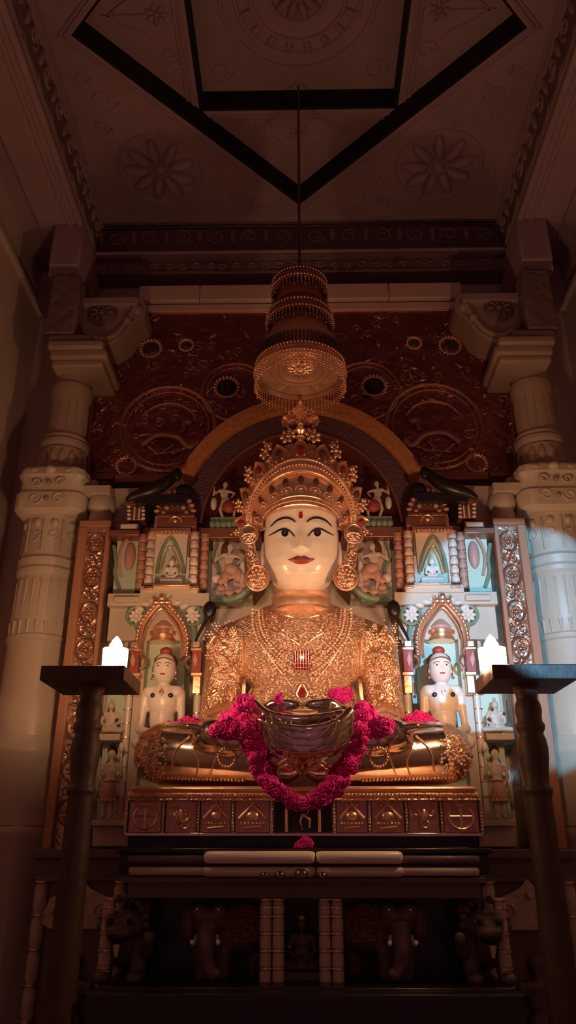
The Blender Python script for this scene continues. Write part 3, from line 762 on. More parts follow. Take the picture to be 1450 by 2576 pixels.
def small_idol():
    Y=2.92; zb=Z(1835,Y); o=Vector((L(404,1835,Y).x,Y,zb))
    t=thing('marble_idol',(o.x,Y,o.z-.12),'white marble idol with jewelled chest and red topknot, in the left niche','idol')
    b=MB(); h=.001
    X=lambda px:L(px,1750,Y).x
    cx=o.x
    # torso rising from the lap, arms bent to the lap
    b.ell((cx,Y,Z(1765,Y)),(.060,.045,.070)); b.ell((cx,Y,Z(1810,Y)),(.047,.04,.06))
    cap(b,(cx-.052,Y,Z(1742,Y)),(cx+.052,Y,Z(1742,Y)),.027,.027); cap(b,(cx,Y,Z(1740,Y)),(cx,Y-.005,Z(1712,Y)),.022,.020)
    for s in (-1,1):
        cap(b,(cx+s*.066,Y,Z(1745,Y)),(cx+s*.076,Y-.005,Z(1835,Y)),.018,.013); cap(b,(cx+s*.080,Y-.005,Z(1835,Y)),(cx+s*.02,Y-.08,Z(1850,Y)),.016,.012)
        cap(b,(cx+s*.03,Y,zb-.045),(cx+s*.075,Y-.03,zb-.05),.032,.026); cap(b,(cx+s*.075,Y-.04,zb-.055),(cx-s*.02,Y-.075,zb-.06),.022,.018)
        for f in range(4): cap(b,(cx+s*.02,Y-.085+f*.008,zb-.024),(cx-s*.012,Y-.092+f*.008,zb-.022),.0042,.0036)
    b.build('body',M['white'],t,vox=.0035,sm=3)
    # gold cloth plate across the lap
    b=MB(); b.ell((cx+.01,Y-.04,zb-.035),(.085,.06,.036)); b.ell((cx,Y-.02,zb-.012),(.055,.05,.018)); b.build('gold_lap_plate',M['goldeng'],t)
    # head
    hz=Z(1683,Y); hw=.043
    b=MB(); vs=[];fs=[];nu,nv=40,30
    for j in range(nv+1):
        th=PI*j/nv; zz=math.cos(th); wd=math.sin(th)**.75
        for i in range(nu):
            ph=2*PI*i/nu; x=hw*wd*math.cos(ph); y=-.045*wd*math.sin(ph)
            zq=.058*zz
            if y<0:
                y-=.010*math.exp(-(x/.006)**2-((zq+.006)/.012)**2)+.003*math.exp(-(x/.012)**2-((zq+.026)/.006)**2)
            vs.append((cx+x,Y-.005+y,hz+zq))
    for j in range(nv):
        for i in range(nu): k=(i+1)%nu; fs.append((j*nu+i,j*nu+k,(j+1)*nu+k,(j+1)*nu+i))
    b.add(vs,fs); hd=b.build('head',M['white'],t)
    def F(dx,dz,off=.0015):
        q=max(0,1-(dx/hw)**2-(dz/.060)**2); return Vector((cx+dx,Y-.005-.045*q**.5-off-.0035*math.exp(-(dx/.012)**2-((dz+.022)/.01)**2),hz+dz))
    for s in (-1,1):
        b=MB(); b.ell(F(s*.018,.005,-.0005),(.0085,.002,.004)); e=b.build('eye',M['face'],hd)
        MB().bead(F(s*.018,.0045,.002),(.0034,.0015,.0034)).build('iris',M['black'],e)
        MB().tube([F(s*.007,.013),F(s*.016,.0175),F(s*.029,.012)],.0013,6).build('eyebrow',M['brown'],hd)
        b=MB(); b.ell((cx+s*.043,Y,hz-.006),(.006,.01,.024)); b.bead((cx+s*.045,Y-.008,hz-.036),.0065); b.build('earring',M['silver'],t)
    b=MB(); b.ell(F(0,-.026,-.0005),(.0105,.003,.0036)); b.build('lips',M['lips'],hd)
    b=MB(); b.ell((cx,Y+.012,hz+.030),(.046,.044,.034)); hc=b.build('hair_cap',M['brown'],t)
    b=MB(); b.tube([F(-.036,.025,.006),F(-.018,.031,.006),F(0,.034,.006),F(.018,.031,.006),F(.036,.025,.006)],.003,6); b.build('headband',M['gold'],t)
    b=MB(); b.ell((cx,Y,hz+.068),(.024,.022,.017)); b.build('red_topknot',M['red'],t)
    # jewels on the chest
    for (dx,py,r,m) in ((-.033,1748,.0085,'black'),(.033,1748,.0085,'black')):
        p=Vector((cx+dx,Y-.040,Z(py,Y-.04))); MB().ell(p,(r,.004,r)).build('round_jewel',M[m],t)
    p=Vector((cx,Y-.046,Z(1740,Y-.046))); MB().prism([(p.x,p.z+.017),(p.x-.009,p.z),(p.x,p.z-.017),(p.x+.009,p.z)],p.y-.004,p.y+.006).build('diamond_jewel',M['darksil'],t)
    b=MB()
    for k in range(4): b.bead((cx,Y-.072+k*.0,zb+.004-k*.009),(.008,.004,.0035))
    b.build('belt_beads',M['gold'],t)
    return t
si=small_idol(); mirrored(si,'white marble idol with jewelled chest and red topknot, in the cool-lit right niche')

# ---- outer tier: upright embossed strip, shelf niches with attendants, tall colonnette
def strip():
    Y=3.06
    a=lambda px,py:(lambda v:(v.x,v.z))(L(px,py,Y))
    x0=L(204,1320,Y).x; x1=L(283,1320,Y).x; zt=Z(1312,Y); zb=Z(2136,2.84)
    t=thing('embossed_strip',((x0+x1)/2,Y,zb),'upright embossed metal strip in a reddish frame beside the left column','panel')
    b=MB().box((x0,Y,zb),(x1,Y+.13,zt)); b.build('sheet',M['foil'],t)
    for (a0,a1,c0_,c1_) in ((x0,x0+.035,zb,zt-.031),(x0,x1,zt-.03,zt),(x1-.018,x1,zb,zt-.031)): MB().box((a0,Y-.03,c0_),(a1,Y+.01,c1_)).build('frame_bar',M['framec'],t,bevel=.004)
    b=MB(); cx=(x0+.035+x1-.018)/2; n=15
    for k in range(n):
        z=zt-.10-k*(zt-zb-.15)/n
        if k%2==0:
            b.tube(circ((cx,Y-.002,z),.034,18,rz=.045),.007,6,closed=True); rosette(b,(cx,Y-.004,z),.026,6,.010,.006,.007,hub=.010)
        else:
            for s in (-1,1): spiral(b,(cx+s*.016,Y-.002,z),.02,1.3,k,.005,s)
            b.ell((cx,Y-.002,z+.03),(.012,.01,.016))
    rs=random.Random(4)
    for k in range(70):
        z=rs.uniform(zb+.05,zt-.05); x=cx+rs.uniform(-.045,.045)
        if rs.random()<.5: spiral(b,(x,Y-.001,z),rs.uniform(.008,.014),1.1,rs.uniform(0,6),.004,1)
        else: b.bead((x,Y,z),rs.uniform(.004,.009))
    b.build('embossing',M['bronze'],t)
    return t
st=strip(); mirrored(st,'upright embossed metal strip washed by cool light beside the right column')

def shelf_niche():
    Y=3.02
    t=thing('shelf_niche',L(270,2135,Y),'two-tier marble shelf niche with a tall ringed colonnette, left of the arched niche','niche')
    b=MB(); rect(b,232,1700,325,2120,Y+.08,.1); b.build('green_back',M['teal'],t)
    rect(MB(),228,1845,300,1862,Y-.01,.12).build('shelf',M['marble'],t,bevel=.003); rect(MB(),225,2062,330,2078,Y-.02,.14).build('shelf',M['marble'],t,bevel=.003)
    rect(MB(),300,1610,322,1745,Y+.05,.14).build('upper_post',M['marble'],t,bevel=.003); rect(MB(),225,2078,322,2130,Y+.02,.12).build('foot_block',M['marble'],t,bevel=.003)
    c=colonnette(t,311,1750,2042,Y+.02,.0175,8,M['white'],bulb=False)
    b=MB(); rect(b,288,2042,322,2062,Y-.01,.06); b.build('colonnette_foot',M['pink'],c,bevel=.003)
    return t
sn=shelf_niche(); mirrored(sn,'two-tier marble shelf niche with a tall ringed colonnette, right of the arched niche')

def attendant():
    Y=3.0; zb=Z(2060,Y); h=Z(1868,Y)-zb; o=Vector((L(264,2060,Y).x,Y,zb))
    t=thing('attendant_figure',o,'standing painted attendant with black hair and orange skirt, behind the left candle stand','figurine')
    b=MB(); fig(b,o,h*.94,'stand',.7); b.build('body',M['marble'],t,vox=.0035,sm=2)
    b=MB(); b.lathe([(h*.11,o.z+h*.22),(h*.125,o.z+h*.26),(h*.10,o.z+h*.40),(h*.095,o.z+h*.48)],(o.x,o.y),20); b.build('orange_skirt',M['pink'],t)
    b=MB(); b.lathe([(h*.098,o.z+h*.47),(h*.108,o.z+h*.485),(h*.098,o.z+h*.50)],(o.x,o.y),20)
    for k in range(5): b.bead((o.x-.03+k*.015,o.y-h*.11,o.z+h*.23),.005)
    b.tube(circ((o.x,o.y-.01,o.z+h*.74),h*.06,14,a0=PI,a1=2*PI,closed=False,v=(0,-.45,.9)),.003,6); b.build('gilt_belt',M['gold'],t)
    b=MB(); b.ell((o.x,o.y+.006,o.z+h*.885),(h*.075,h*.06,h*.075)); b.bead((o.x,o.y,o.z+h*.965),.010); b.build('black_hair',M['black'],t)
    b=MB(); b.tube([(o.x+.15*h,o.y-.05*h,o.z+.70*h),(o.x+.14*h,o.y-.05*h,o.z+.92*h)],.004,6); b.ell((o.x+.14*h,o.y-.05*h,o.z+.93*h),(.012,.012,.02)); b.build('fly_whisk',M['white'],t)
    # seated deity on the shelf above
    return t
at=attendant(); mirrored(at,'standing painted attendant with black hair and orange skirt, behind the right candle stand')
def deity():
    Y=3.03; o=L(272,1845,Y)
    t=thing('deity_figurine',o,'small pale deity figurine on the upper shelf, left of the arched niche','figurine')
    b=MB(); fig(b,o,.125,'jina',.6); b.build('body',M['marble'],t,vox=.003,sm=2)
    b=MB(); b.ell(o+Vector((0,-.002,.104)),(.014,.013,.017)); b.bead(o+Vector((0,0,.125)),.007); h=b.build('head',M['marble'],t)
    b=MB(); b.bead(o+Vector((-.03,-.015,.07)),.006); b.bead(o+Vector((.03,-.015,.05)),.006); b.tube([o+Vector((-.045,-.01,.04)),o+Vector((-.045,-.01,.12))],.003,6); b.build('dark_emblem',M['brown'],t)
    return t
de=deity(); mirrored(de,'small pale deity figurine on the upper shelf, right of the arched niche')

# ---- black scroll brackets on the shrines, and the black whisk handles behind the shoulders
def scroll():
    Y=2.97; t=thing('black_scroll',L(380,1255,Y),'black carved elephant-trunk scroll lying above the left domed shrine','ornament')
    P=[(318,1256),(345,1243),(380,1232),(410,1218),(432,1200),(448,1180)]
    b=MB().tube(catmull([L(x,y,Y) for x,y in P]),[.008+.022*math.sin(PI*min(1,k/40*1.0))*(1 if k<30 else .9) for k in range(41)],10)
    b.ell(L(450,1192,Y),(.020,.02,.030)); b.ell(L(466,1232,Y+.03),(.035,.02,.03)); b.build('trunk',M['black'],t)
    b=MB().box((L(340,1250,Y).x,Y+.005,Z(1262,Y)),(L(470,1250,Y).x,Y+.24,Z(1240,Y))); b.build('ledge',M['darkst'],t)
    return t
sc_=scroll(); mirrored(sc_,'black carved elephant-trunk scroll lying above the right domed shrine')
def whisk():
    Y=2.95; t=thing('black_fan_handle',L(528,1550,Y),'black spade-shaped fan and handle behind the left shoulder of the idol','fan')
    b=MB(); b.ell(L(529,1532,Y),(.026,.012,.034)); b.build('fan',M['black'],t)
    b=MB(); b.tube([L(525,1548,Y),L(500,1595,Y+.02),L(492,1612,Y+.03)],[.009,.006,.004],8); b.build('handle',M['black'],t)
    return t
wh=whisk(); mirrored(wh,'black spade-shaped fan and handle behind the right shoulder of the idol')
# ================================================================ THE MAIN IDOL
from mathutils.bvhtree import BVHTree
idol=thing('seated_idol',(0,2.72,1.665),'large seated idol with polished white face and engraved golden body, centre of the altar','idol')
b=MB()
b.ell((0,2.83,2.15),(.235,.14,.19)); b.ell((0,2.81,1.96),(.205,.13,.17))
cap(b,(-.235,2.85,2.195),(.235,2.85,2.195),.085,.085); cap(b,(-.11,2.85,2.275),(.11,2.85,2.275),.072,.072)
for s in (-1,1):
    cap(b,(s*.08,2.85,2.29),(s*.25,2.85,2.215),.062,.068)
    cap(b,(s*.275,2.85,2.19),(s*.296,2.82,1.93),.080,.070,20); cap(b,(s*.296,2.82,1.92),(s*.18,2.58,1.865),.066,.046,20)
    cap(b,(s*.14,2.86,1.80),(s*.455,2.66,1.785),.12,.100,24); cap(b,(s*.455,2.62,1.772),(s*.05,2.50,1.742),.088,.066,24)
    # upturned foot on the thigh: sole, heel and five toes
    b.ell((s*.275,2.50,1.822),(.070,.058,.052)); b.ell((s*.215,2.485,1.80),(.065,.05,.045))
    for k in range(5): cap(b,(s*(.315+.004*(2-abs(k-1.5))),2.455+k*.022,1.838-.002*k),(s*(.352-.005*k),2.45+k*.023,1.842-.003*k),.0125-.0012*k,.0105-.001*k,8)
# two hands laid one on the other in the lap, palms up
b.ell((0,2.485,1.838),(.150,.090,.070)); b.ell((0,2.50,1.872),(.168,.080,.034)); b.ell((0,2.44,1.79),(.115,.07,.05))
cap(b,(.0,2.88,2.26),(0,2.87,2.42),.112,.106,32)
for s in (-1,1): cap(b,(s*.185,2.56,1.865),(s*.135,2.50,1.875),.046,.036,16)
def finger(s,k,z0,y0,dip):
    pts=[(s*-.150,y0+.012,z0+.018),(s*-.105,y0-.012,z0-dip*.55),(s*-.02,y0-.024,z0-dip),(s*.075,y0-.012,z0-dip*.75),(s*(.125-.008*k),y0+.004,z0-dip*.35)]
    p=catmull(pts,5); b.tube(p,[.0155-.0045*i/len(p) for i in range(len(p))],10); cap(b,pts[-1],(pts[-1][0]+s*.004,pts[-1][1]+.002,pts[-1][2]+.002),.011,.010,8)
for k in range(4): finger(1,k,1.892,2.412+k*.024,.036-.006*k)
for k in range(4): finger(-1,k,1.868-k*.020,2.388+k*.004,.046)
for s in (-1,1):   # thumbs leave the sides of the palms and meet in front
    p=catmull([(s*.125,2.50,1.90),(s*.085,2.465,1.915),(s*.035,2.455,1.912),(s*.006,2.458,1.905)],5); b.tube(p,[.017-.005*i/len(p) for i in range(len(p))],10)
def zone(c):
    ax=abs(c.x)
    if ax>.455 and c.z<1.9: return 1
    if c.z<1.93 and c.y<2.66+.0*ax and not(ax>.235 and c.z>1.90) : return 2
    if ax>.235: return 1
    if c.z<1.90: return 2
    return 0 if c.z<2.30 else 3
body=b.build('body',[M['goldfine'],M['goldeng'],M['silver'],M['goldsm']],idol,vox=.0055,sm=4,assign=zone)
def bvh_of(o):
    dg=bpy.context.evaluated_depsgraph_get(); me=o.data; off=world_loc(o)
    return BVHTree.FromPolygons([tuple(v.co+off) for v in me.vertices],[tuple(p.vertices) for p in me.polygons])
BODY=bvh_of(body)
def on(ox,py,off=.003,tree=None,dflt=2.72):
    """point of the idol's surface seen at image row py, ox pixels beside its middle"""
    q=S(ox,py,2.7); d=(q-CAM).normalized(); h=(tree or BODY).ray_cast(CAM,d)
    if h[0] is None: return S(ox,py,dflt)
    n=h[1] if h[1].dot(d)<0 else -h[1]
    return h[0]+n*off
# ---- head
YC,HB=2.80,0
WT=[(1486,.015),(1483,.040),(1477,.066),(1466,.090),(1450,.111),(1432,.127),(1412,.138),(1385,.1445),(1340,.1455),(1300,.1420),(1275,.132),(1250,.110),(1230,.08),(1220,.05),(1215,.01)]
DT=[(1486,.010),(1483,.045),(1477,.078),(1466,.100),(1450,.118),(1432,.128),(1412,.134),(1385,.137),(1340,.137),(1300,.133),(1275,.118),(1250,.092),(1230,.065),(1220,.04),(1215,.01)]
TW=[(Z(py,2.74),w_) for py,w_ in WT]; TD=[(Z(py,2.74),d_) for py,d_ in DT]
def interp(T,z):
    if z<=T[0][0]: return T[0][1]
    for (a,x),(c,y) in zip(T,T[1:]):
        if z<=c: t=(z-a)/(c-a); t2=t*t*(3-2*t); return x+(y-x)*(.5*t+.5*t2)
    return T[-1][1]
def G(x,s): return math.exp(-(x/s)**2)
zn,zm,ze=Z(1378,2.66),Z(1408,2.665),Z(1342,2.66)
NE=2.35
def relief(x,z):
    r=0
    ln=(z-zn); wdt=.011+.009*max(0,min(1,(ze-z)/(ze-zn)))
    r+= .020*G(x,wdt)*(1/(1+math.exp((zn-.008-z)/.0035)))*(1/(1+math.exp((z-ze)/.016)))           # nose ridge
    r+= .007*(G(x-.014,.008)+G(x+.014,.008))*G(z-zn,.009)                                          # nostril wings
    r+= .008*G(x,.040)*G(z-zm,.013) + .005*G(x,.03)*G(z-Z(1448,2.67),.02)                          # mouth, chin
    for s in (-1,1):
        r-= .006*G(x-s*.060,.026)*G(z-ze,.017); r+= .004*G(x-s*.080,.035)*G(z-Z(1405,2.67),.04)    # sockets, cheeks
        r+= .003*G(x-s*.055,.035)*G(z-Z(1315,2.67),.010)
    return r
def face_y(x,z):
    w_=interp(TW,z); d_=interp(TD,z); q=max(0.0,1-min(1,abs(x)/w_)**NE); return YC-d_*q**(1/NE)-relief(x,z)
vs=[];fs=[];nu,nv=120,130; z0,z1=TW[0][0],TW[-1][0]
for j in range(nv+1):
    z=z0+(z1-z0)*j/nv; w_=interp(TW,z); d_=interp(TD,z)
    for i in range(nu):
        a=2*PI*i/nu; ca,sa=math.cos(a),math.sin(a); k=1/((abs(ca)**NE+abs(sa)**NE)**(1/NE))
        x=w_*k*ca; y=-(d_*k*sa)*(1 if sa>0 else .95)
        if sa>0: y-=relief(x,z)*min(1,sa*2.5)
        vs.append((x,YC+y,z))
for j in range(nv):
    for i in range(nu): k=(i+1)%nu; fs.append((j*nu+i,j*nu+k,(j+1)*nu+k,(j+1)*nu+i))
fs.append(tuple(range(nu-1,-1,-1))); fs.append(tuple(nv*nu+i for i in range(nu)))
mb=MB().add(vs,fs); head=mb.build('head',M['face'],idol,angle=80)
head['label']='polished white marble head'
def F(ox,py,off=.0012):
    Y=2.67
    for _ in range(6): p=S(ox,py,Y); Y=face_y(p.x,p.z)
    return Vector((p.x,Y-off,p.z))
def patch(outline, name, m, parent, off, bulge=0.0):
    """painted or inlaid shape lying on the face; outline in (ox,row)"""
    cx=sum(p[0] for p in outline)/len(outline); cy=sum(p[1] for p in outline)/len(outline)
    n=len(outline); b=MB(); vs=[];fs=[]; R_=6
    for r in range(1,R_+1):
        for (x,y) in outline: t=r/R_; vs.append(F(cx+(x-cx)*t,cy+(y-cy)*t,off+bulge*(1-t*t)))
    vs.append(F(cx,cy,off+bulge)); c=len(vs)-1
    for i in range(n):
        k=(i+1)%n; fs.append((c,i,k))
        for r in range(R_-1): fs.append((r*n+i,(r+1)*n+i,(r+1)*n+k,r*n+k))
    fs=[f[::-1] for f in fs]; b.add(vs,fs)
    # side skirt so the inlay has thickness
    vs2=[F(x,y,off) for x,y in outline]+[F(x,y,-.003) for x,y in outline]; b.add(vs2,[(i,(i+1)%n,n+(i+1)%n,n+i) for i in range(n)])
    return b.build(name,m,parent,angle=60)
def flatcurve(pts,n=6): return [(v.x,v.z) for v in catmull([(x,0,y) for x,y in pts],n)]
for s in (-1,1):
    up=[(20,1349),(28,1337),(41,1331),(55,1334),(68,1342),(76,1346)]; lo=[(66,1349),(54,1353),(40,1354),(28,1352)]
    ol=[(s*x,y) for x,y in flatcurve(up,4)+flatcurve(lo,4)]
    eye=patch(ol,'eye',M['white'],head,.0008,.002)
    patch([(s*41+9.2*math.cos(a),1341+9.6*math.sin(a)) for a in [2*PI*k/20 for k in range(20)]],'iris',M['black'],eye,.0034)
    patch([(s*41+2.2*math.cos(a),1341+2.4*math.sin(a)) for a in [2*PI*k/10 for k in range(10)]],'pupil_dot',M['brown'],eye,.0045)
    li=[F(s*x,y,.0022) for x,y in flatcurve([(17,1350)]+up[1:4]+[(68,1341),(82,1348)],5)]
    MB().tube(li,[.0010+.0030*math.sin(PI*min(1,(i+2)/(len(li)+2))) for i in range(len(li))],8).build('upper_lid_line',M['black'],head)
    br=[F(s*x,y,.0015) for x,y in flatcurve([(15,1314),(22,1307),(36,1303),(50,1305),(64,1312),(77,1325)],6)]
    MB().tube(br,[.0012+.0036*math.sin(PI*min(1,(i+1)/(len(br)+1)))**.7 for i in range(len(br))],8).build('eyebrow',M['black'],head)
    b=MB(); b.ell((s*.147,2.81,Z(1400,2.8)),(.010,.022,.065)); b.build('ear',M['face'],head)
lp=[(-36,1407),(-26,1405),(-14,1399),(-8,1398),(-2,1401),(4,1398),(10,1399),(22,1405),(33,1406),(24,1413),(12,1418),(-2,1419.5),(-15,1418),(-26,1413)]
patch([(x+1,y) for x,y in flatcurve(lp+[lp[0]],3)[:-1]],'lips',M['lips'],head,.0006,.0035)
b=MB(); b.tube([F(x,y,.0042) for x,y in ((-30,1407),(-14,1408),(0,1409),(14,1408),(29,1407))],[.0003,.0008,.0008,.0008,.0003],6); b.build('mouth_line',M['brown'],head)
patch([(-1+5.5*math.cos(a),1296+8.5*math.sin(a)) for a in [2*PI*k/18 for k in range(18)]],'forehead_mark',M['ruby'],head,.0012,.002)
MB().tube([F(-1+6.5*math.cos(a),1296+10*math.sin(a),.0015) for a in [2*PI*k/18 for k in range(18)]],.0012,6,closed=True).build('forehead_mark_rim',M['gold'],head)
# neck rings
b=MB()
b.lathe([(.112,Z(1532,2.74)),(.124,Z(1524,2.74)),(.114,Z(1516,2.74)),(.117,Z(1500,2.74)),(.108,Z(1490,2.74)),(.116,Z(1484,2.74)),(.106,Z(1478,2.74))],(0,2.858),48); b.build('neck_collar',M['goldsm'],idol)
# collar plates and engraving lines on the chest
b=MB()
def line(pts,r=.003,off=.002,sm=6): b.tube([on(x,y,off) for x,y in flatcurve(pts,sm)],r,6)
for s in (-1,1):
    line([(s*5,1622),(s*30,1606),(s*55,1590),(s*75,1560),(s*88,1532)]); line([(s*112,1545),(s*105,1600),(s*88,1640),(s*60,1680),(s*30,1720)],.003)
    line([(s*36,1536),(s*50,1560),(s*46,1582),(s*62,1592),(s*84,1582)],.0035); line([(s*64+18*math.cos(a)+s*4,1562+16*math.sin(a)) for a in [k*.7 for k in range(10)]],.0025)
    line([(s*150,1600),(s*147,1640),(s*145,1700),(s*150,1762)],.007,.001)
    line([(s*243*.86+0,1645),(s*222,1665),(s*226,1695),(s*205,1715),(s*188,1700),(s*185,1665),(s*205,1645)],.0035,.003)
    line([(s*165,1590),(s*185,1610),(s*215,1600),(s*232,1620)],.003); line([(s*165,1760),(s*190,1735),(s*225,1750)],.003)
    for k in range(5): b.bead(on(s*(205+4*math.cos(k*1.26)),1678+7*math.sin(k*1.26),.004),.0045)
line([(-60,1542),(-30,1552),(0,1556),(30,1552),(60,1542)],.003)
b.build('embossed_lines',M['gold'],idol)
hp=[(0,1598),(-14,1585),(-27,1570),(-20,1556),(-6,1558),(0,1563),(6,1558),(20,1556),(27,1570),(14,1585)]
def slab_on(outline,name,m,parent,off,th,tree=None):
    P=[on(x,y,off,tree) for x,y in outline]; Q=[on(x,y,off-th,tree) for x,y in outline]; c=on(sum(x for x,y in outline)/len(outline),sum(y for x,y in outline)/len(outline),off+.003,tree)
    n=len(P); return MB().add([c]+P+Q,[(0,1+(i+1)%n,1+i) for i in range(n)]+[(1+i,1+(i+1)%n,1+n+(i+1)%n,1+n+i) for i in range(n)]).build(name,m,parent)
slab_on(flatcurve(hp+[hp[0]],3)[:-1],'heart_plate',M['goldfine'],idol,.008,.010)
# armlets and wrist bands
for s in (-1,1):
    MB().tube([on(s*x,y,.002) for x,y in ((168,1800),(200,1786),(236,1800))],.006,8).build('arm_band',M['gold'],idol)
    b=MB(); 
    for k in range(16):
        b.bead(on(s*(95+k*.9),1885+6*math.sin(k),.002),.004)
    b.build('wrist_beads',M['gold'],idol); b=MB(); c=(s*190,1905)
    for k in range(18):
        a=2*PI*k/18; b.bead(on(c[0]+22*math.cos(a),c[1]+24*math.sin(a),.003),.0048)
    b.build('bead_circle',M['gold'],idol); b=MB()
    for k in range(26): b.bead(on(s*(150+k*9),1962-(k*.25),.002),.005)
    b.build('bead_hem',M['gold'],idol); b=MB()
    b.tube([on(s*x,y,.002) for x,y in flatcurve([(262,1850),(275,1880),(262,1915),(270,1950)],5)],.003,6); b.tube([on(s*x,y,.002) for x,y in flatcurve([(285,1852),(320,1890),(330,1940)],5)],.003,6)
    b.tube([on(s*x,y,.002) for x,y in flatcurve([(240,1850),(215,1890),(235,1950)],5)],.003,6)
    b.build('leg_seams',M['gold'],idol)
# folds of metal running from the wrists down to the anklet
b=MB()
for s in (-1,1):
    for P_,r_ in (([(90,1800),(84,1842),(56,1876),(12,1890)],.008),([(80,1792),(70,1826),(44,1852),(8,1862)],.006),([(100,1838),(88,1876),(62,1902),(34,1912)],.008)):
        c=[on(s*x,y,-.001) for x,y in flatcurve(P_,8)]; b.tube(c,[r_*math.sin(PI*(i+1)/(len(c)+1))**.6 for i in range(len(c))],8)
b.build('lap_folds',M['silver'],idol)
# anklet plate in the middle below the hands
b=MB()
for s in (-1,1):
    for k in range(12): b.bead(on(s*(8+k*5),1925+ (k-6)**2*.5,.004),.006)
    b.tube([on(s*x,y,.003) for x,y in flatcurve([(4,1915),(30,1905),(58,1925),(62,1955)],5)],.006,6)
b.build('anklet_plate',M['goldeng'],idol)

# ---- earrings hanging beside the face
def earring():
    Y=2.72; t=thing('earring',S(-115,1482,Y),'long engraved gold ear ornament, hanging on the left of the face','earring')
    a=S(-132,1345,Y); c=S(-111,1455,Y); b=MB(); b.tube([S(-131,1360,Y),S(-128,1385,Y),S(-121,1420,Y),S(-114,1440,Y)],[.022,.021,.026,.030],14,flat=.45); b.build('engraved_bar',M['goldeng'],t)
    b=MB(); b.ell(a,(.034,.016,.040)); o=b.build('upper_roundel',M['goldeng'],t); MB().tube(circ(a+Vector((0,-.006,0)),.032,24,rz=.038),.005,8,closed=True).build('rim',M['gold'],o)
    b=MB(); b.ell(c,(.042,.020,.048)); o=b.build('lower_roundel',M['goldeng'],t); MB().tube(circ(c+Vector((0,-.008,0)),.041,28,rz=.048),.0055,8,closed=True).build('rim',M['gold'],o)
    b=MB()
    for r in (.012,.025):
        for k in range(5+int(r>.02)*6): a_=2*PI*k/(5+int(r>.02)*6); b.bead(c+Vector((r*math.cos(a_),-.021+r*.15,r*1.15*math.sin(a_))),.0055)
    for k in range(5): b.bead(S(-131+k*4,1372+k*15,Y-.012),.005)
    b.build('studs',M['gold'],t); return t
er=earring(); mirrored(er,'long engraved gold ear ornament, hanging on the right of the face')

# ---- crown
def KP(a,t,off=0.0):
    ca,sa=math.cos(a),math.sin(a); rx=99+59*t; rz=58+165*t
    ox=rx*ca; py=1322-rz*(sa if sa>0 else sa*.5)
    Y=2.648+.15*abs(ca)**5+.05*t-off
    return S(ox,py,Y)
crown=thing('crown',(0,2.8,2.60),'tall fan-shaped gold crown with beaded bands and leaf points on the idol head','crown')
A0,A1=math.radians(-18),math.radians(198)
def shell(t0,t1,off,name,m,n=72,k=8,thick=.02):
    vs=[];fs=[]
    for j in range(k+1):
        for i in range(n+1): vs.append(KP(A0+(A1-A0)*i/n,t0+(t1-t0)*j/k,off))
    for j in range(k+1):
        for i in range(n+1): vs.append(KP(A0+(A1-A0)*i/n,t0+(t1-t0)*j/k,off)+Vector((0,thick,0)))
    N=(k+1)*(n+1)
    for j in range(k):
        for i in range(n): q=j*(n+1)+i; fs+= [(q,q+n+1,q+n+2,q+1),(N+q,N+q+1,N+q+n+2,N+q+n+1)]
    for i in range(n): fs+=[(i,i+1,N+i+1,N+i),(k*(n+1)+i,N+k*(n+1)+i,N+k*(n+1)+i+1,k*(n+1)+i+1)]
    return MB().add(vs,fs).build(name,m,crown)
shell(-.03,.10,.012,'brow_band',M['gold']); shell(.08,.50,0,'front_field',M['goldsm']); shell(.48,.66,.012,'beaded_band',M['gold']); shell(.64,.88,.0,'back_field',M['goldeng'])
def arcl(t,off,a0=A0,a1=A1,n=72): return [KP(a0+(a1-a0)*i/n,t,off) for i in range(n+1)]
b=MB()
for t,r in ((-.03,.005),(.10,.004),(.49,.0055),(.545,.003),(.61,.003),(.665,.006)): b.tube(arcl(t,.016),r,8)
b.build('band_rims',M['gold'],crown)
b=MB()
for k in range(64): b.bead(KP(A0+(A1-A0)*k/63,.578,.020),.0062)
for k in range(70): b.bead(KP(A0+(A1-A0)*k/69,.035,.020),.0050)
for k in range(84): b.bead(KP(A0+(A1-A0)*k/83,.455,.008),.0036)
b.build('bead_rows',M['gold'],crown)
def frame(a,t):
    c=KP(a,t); u=(KP(a,t+.03)-KP(a,t-.03)).normalized(); v=(KP(a+.02,t)-KP(a-.02,t)).normalized(); n=v.cross(u).normalized()
    if n.y>0: n=-n
    return c,u,v,n
for k in range(9):   # paisley gems over small arches
    a=PI*(k+.5)/9*.94+.03*PI; c,u,v,n=frame(a,.335); R_=Matrix((v,n,u)).transposed()
    s_=.75+.25*math.sin(a); b=MB(); b.ell(c+n*.004,(.0125*s_,.006,.020*s_),R_,nu=14,nv=8); b.build('paisley_gem',M['brown'],crown)
b=MB()
for k in range(9):
    a=PI*(k+.5)/9*.94+.03*PI; c,u,v,n=frame(a,.21)
    for j in range(9): q=PI*j/8; b.bead(c+v*(.020*math.cos(q))+u*(.016*math.sin(q)-.006)+n*.006,.0036)
    b.bead(c+n*.008-u*.004,(.009,.005,.007))
b.build('small_arches',M['gold'],crown)
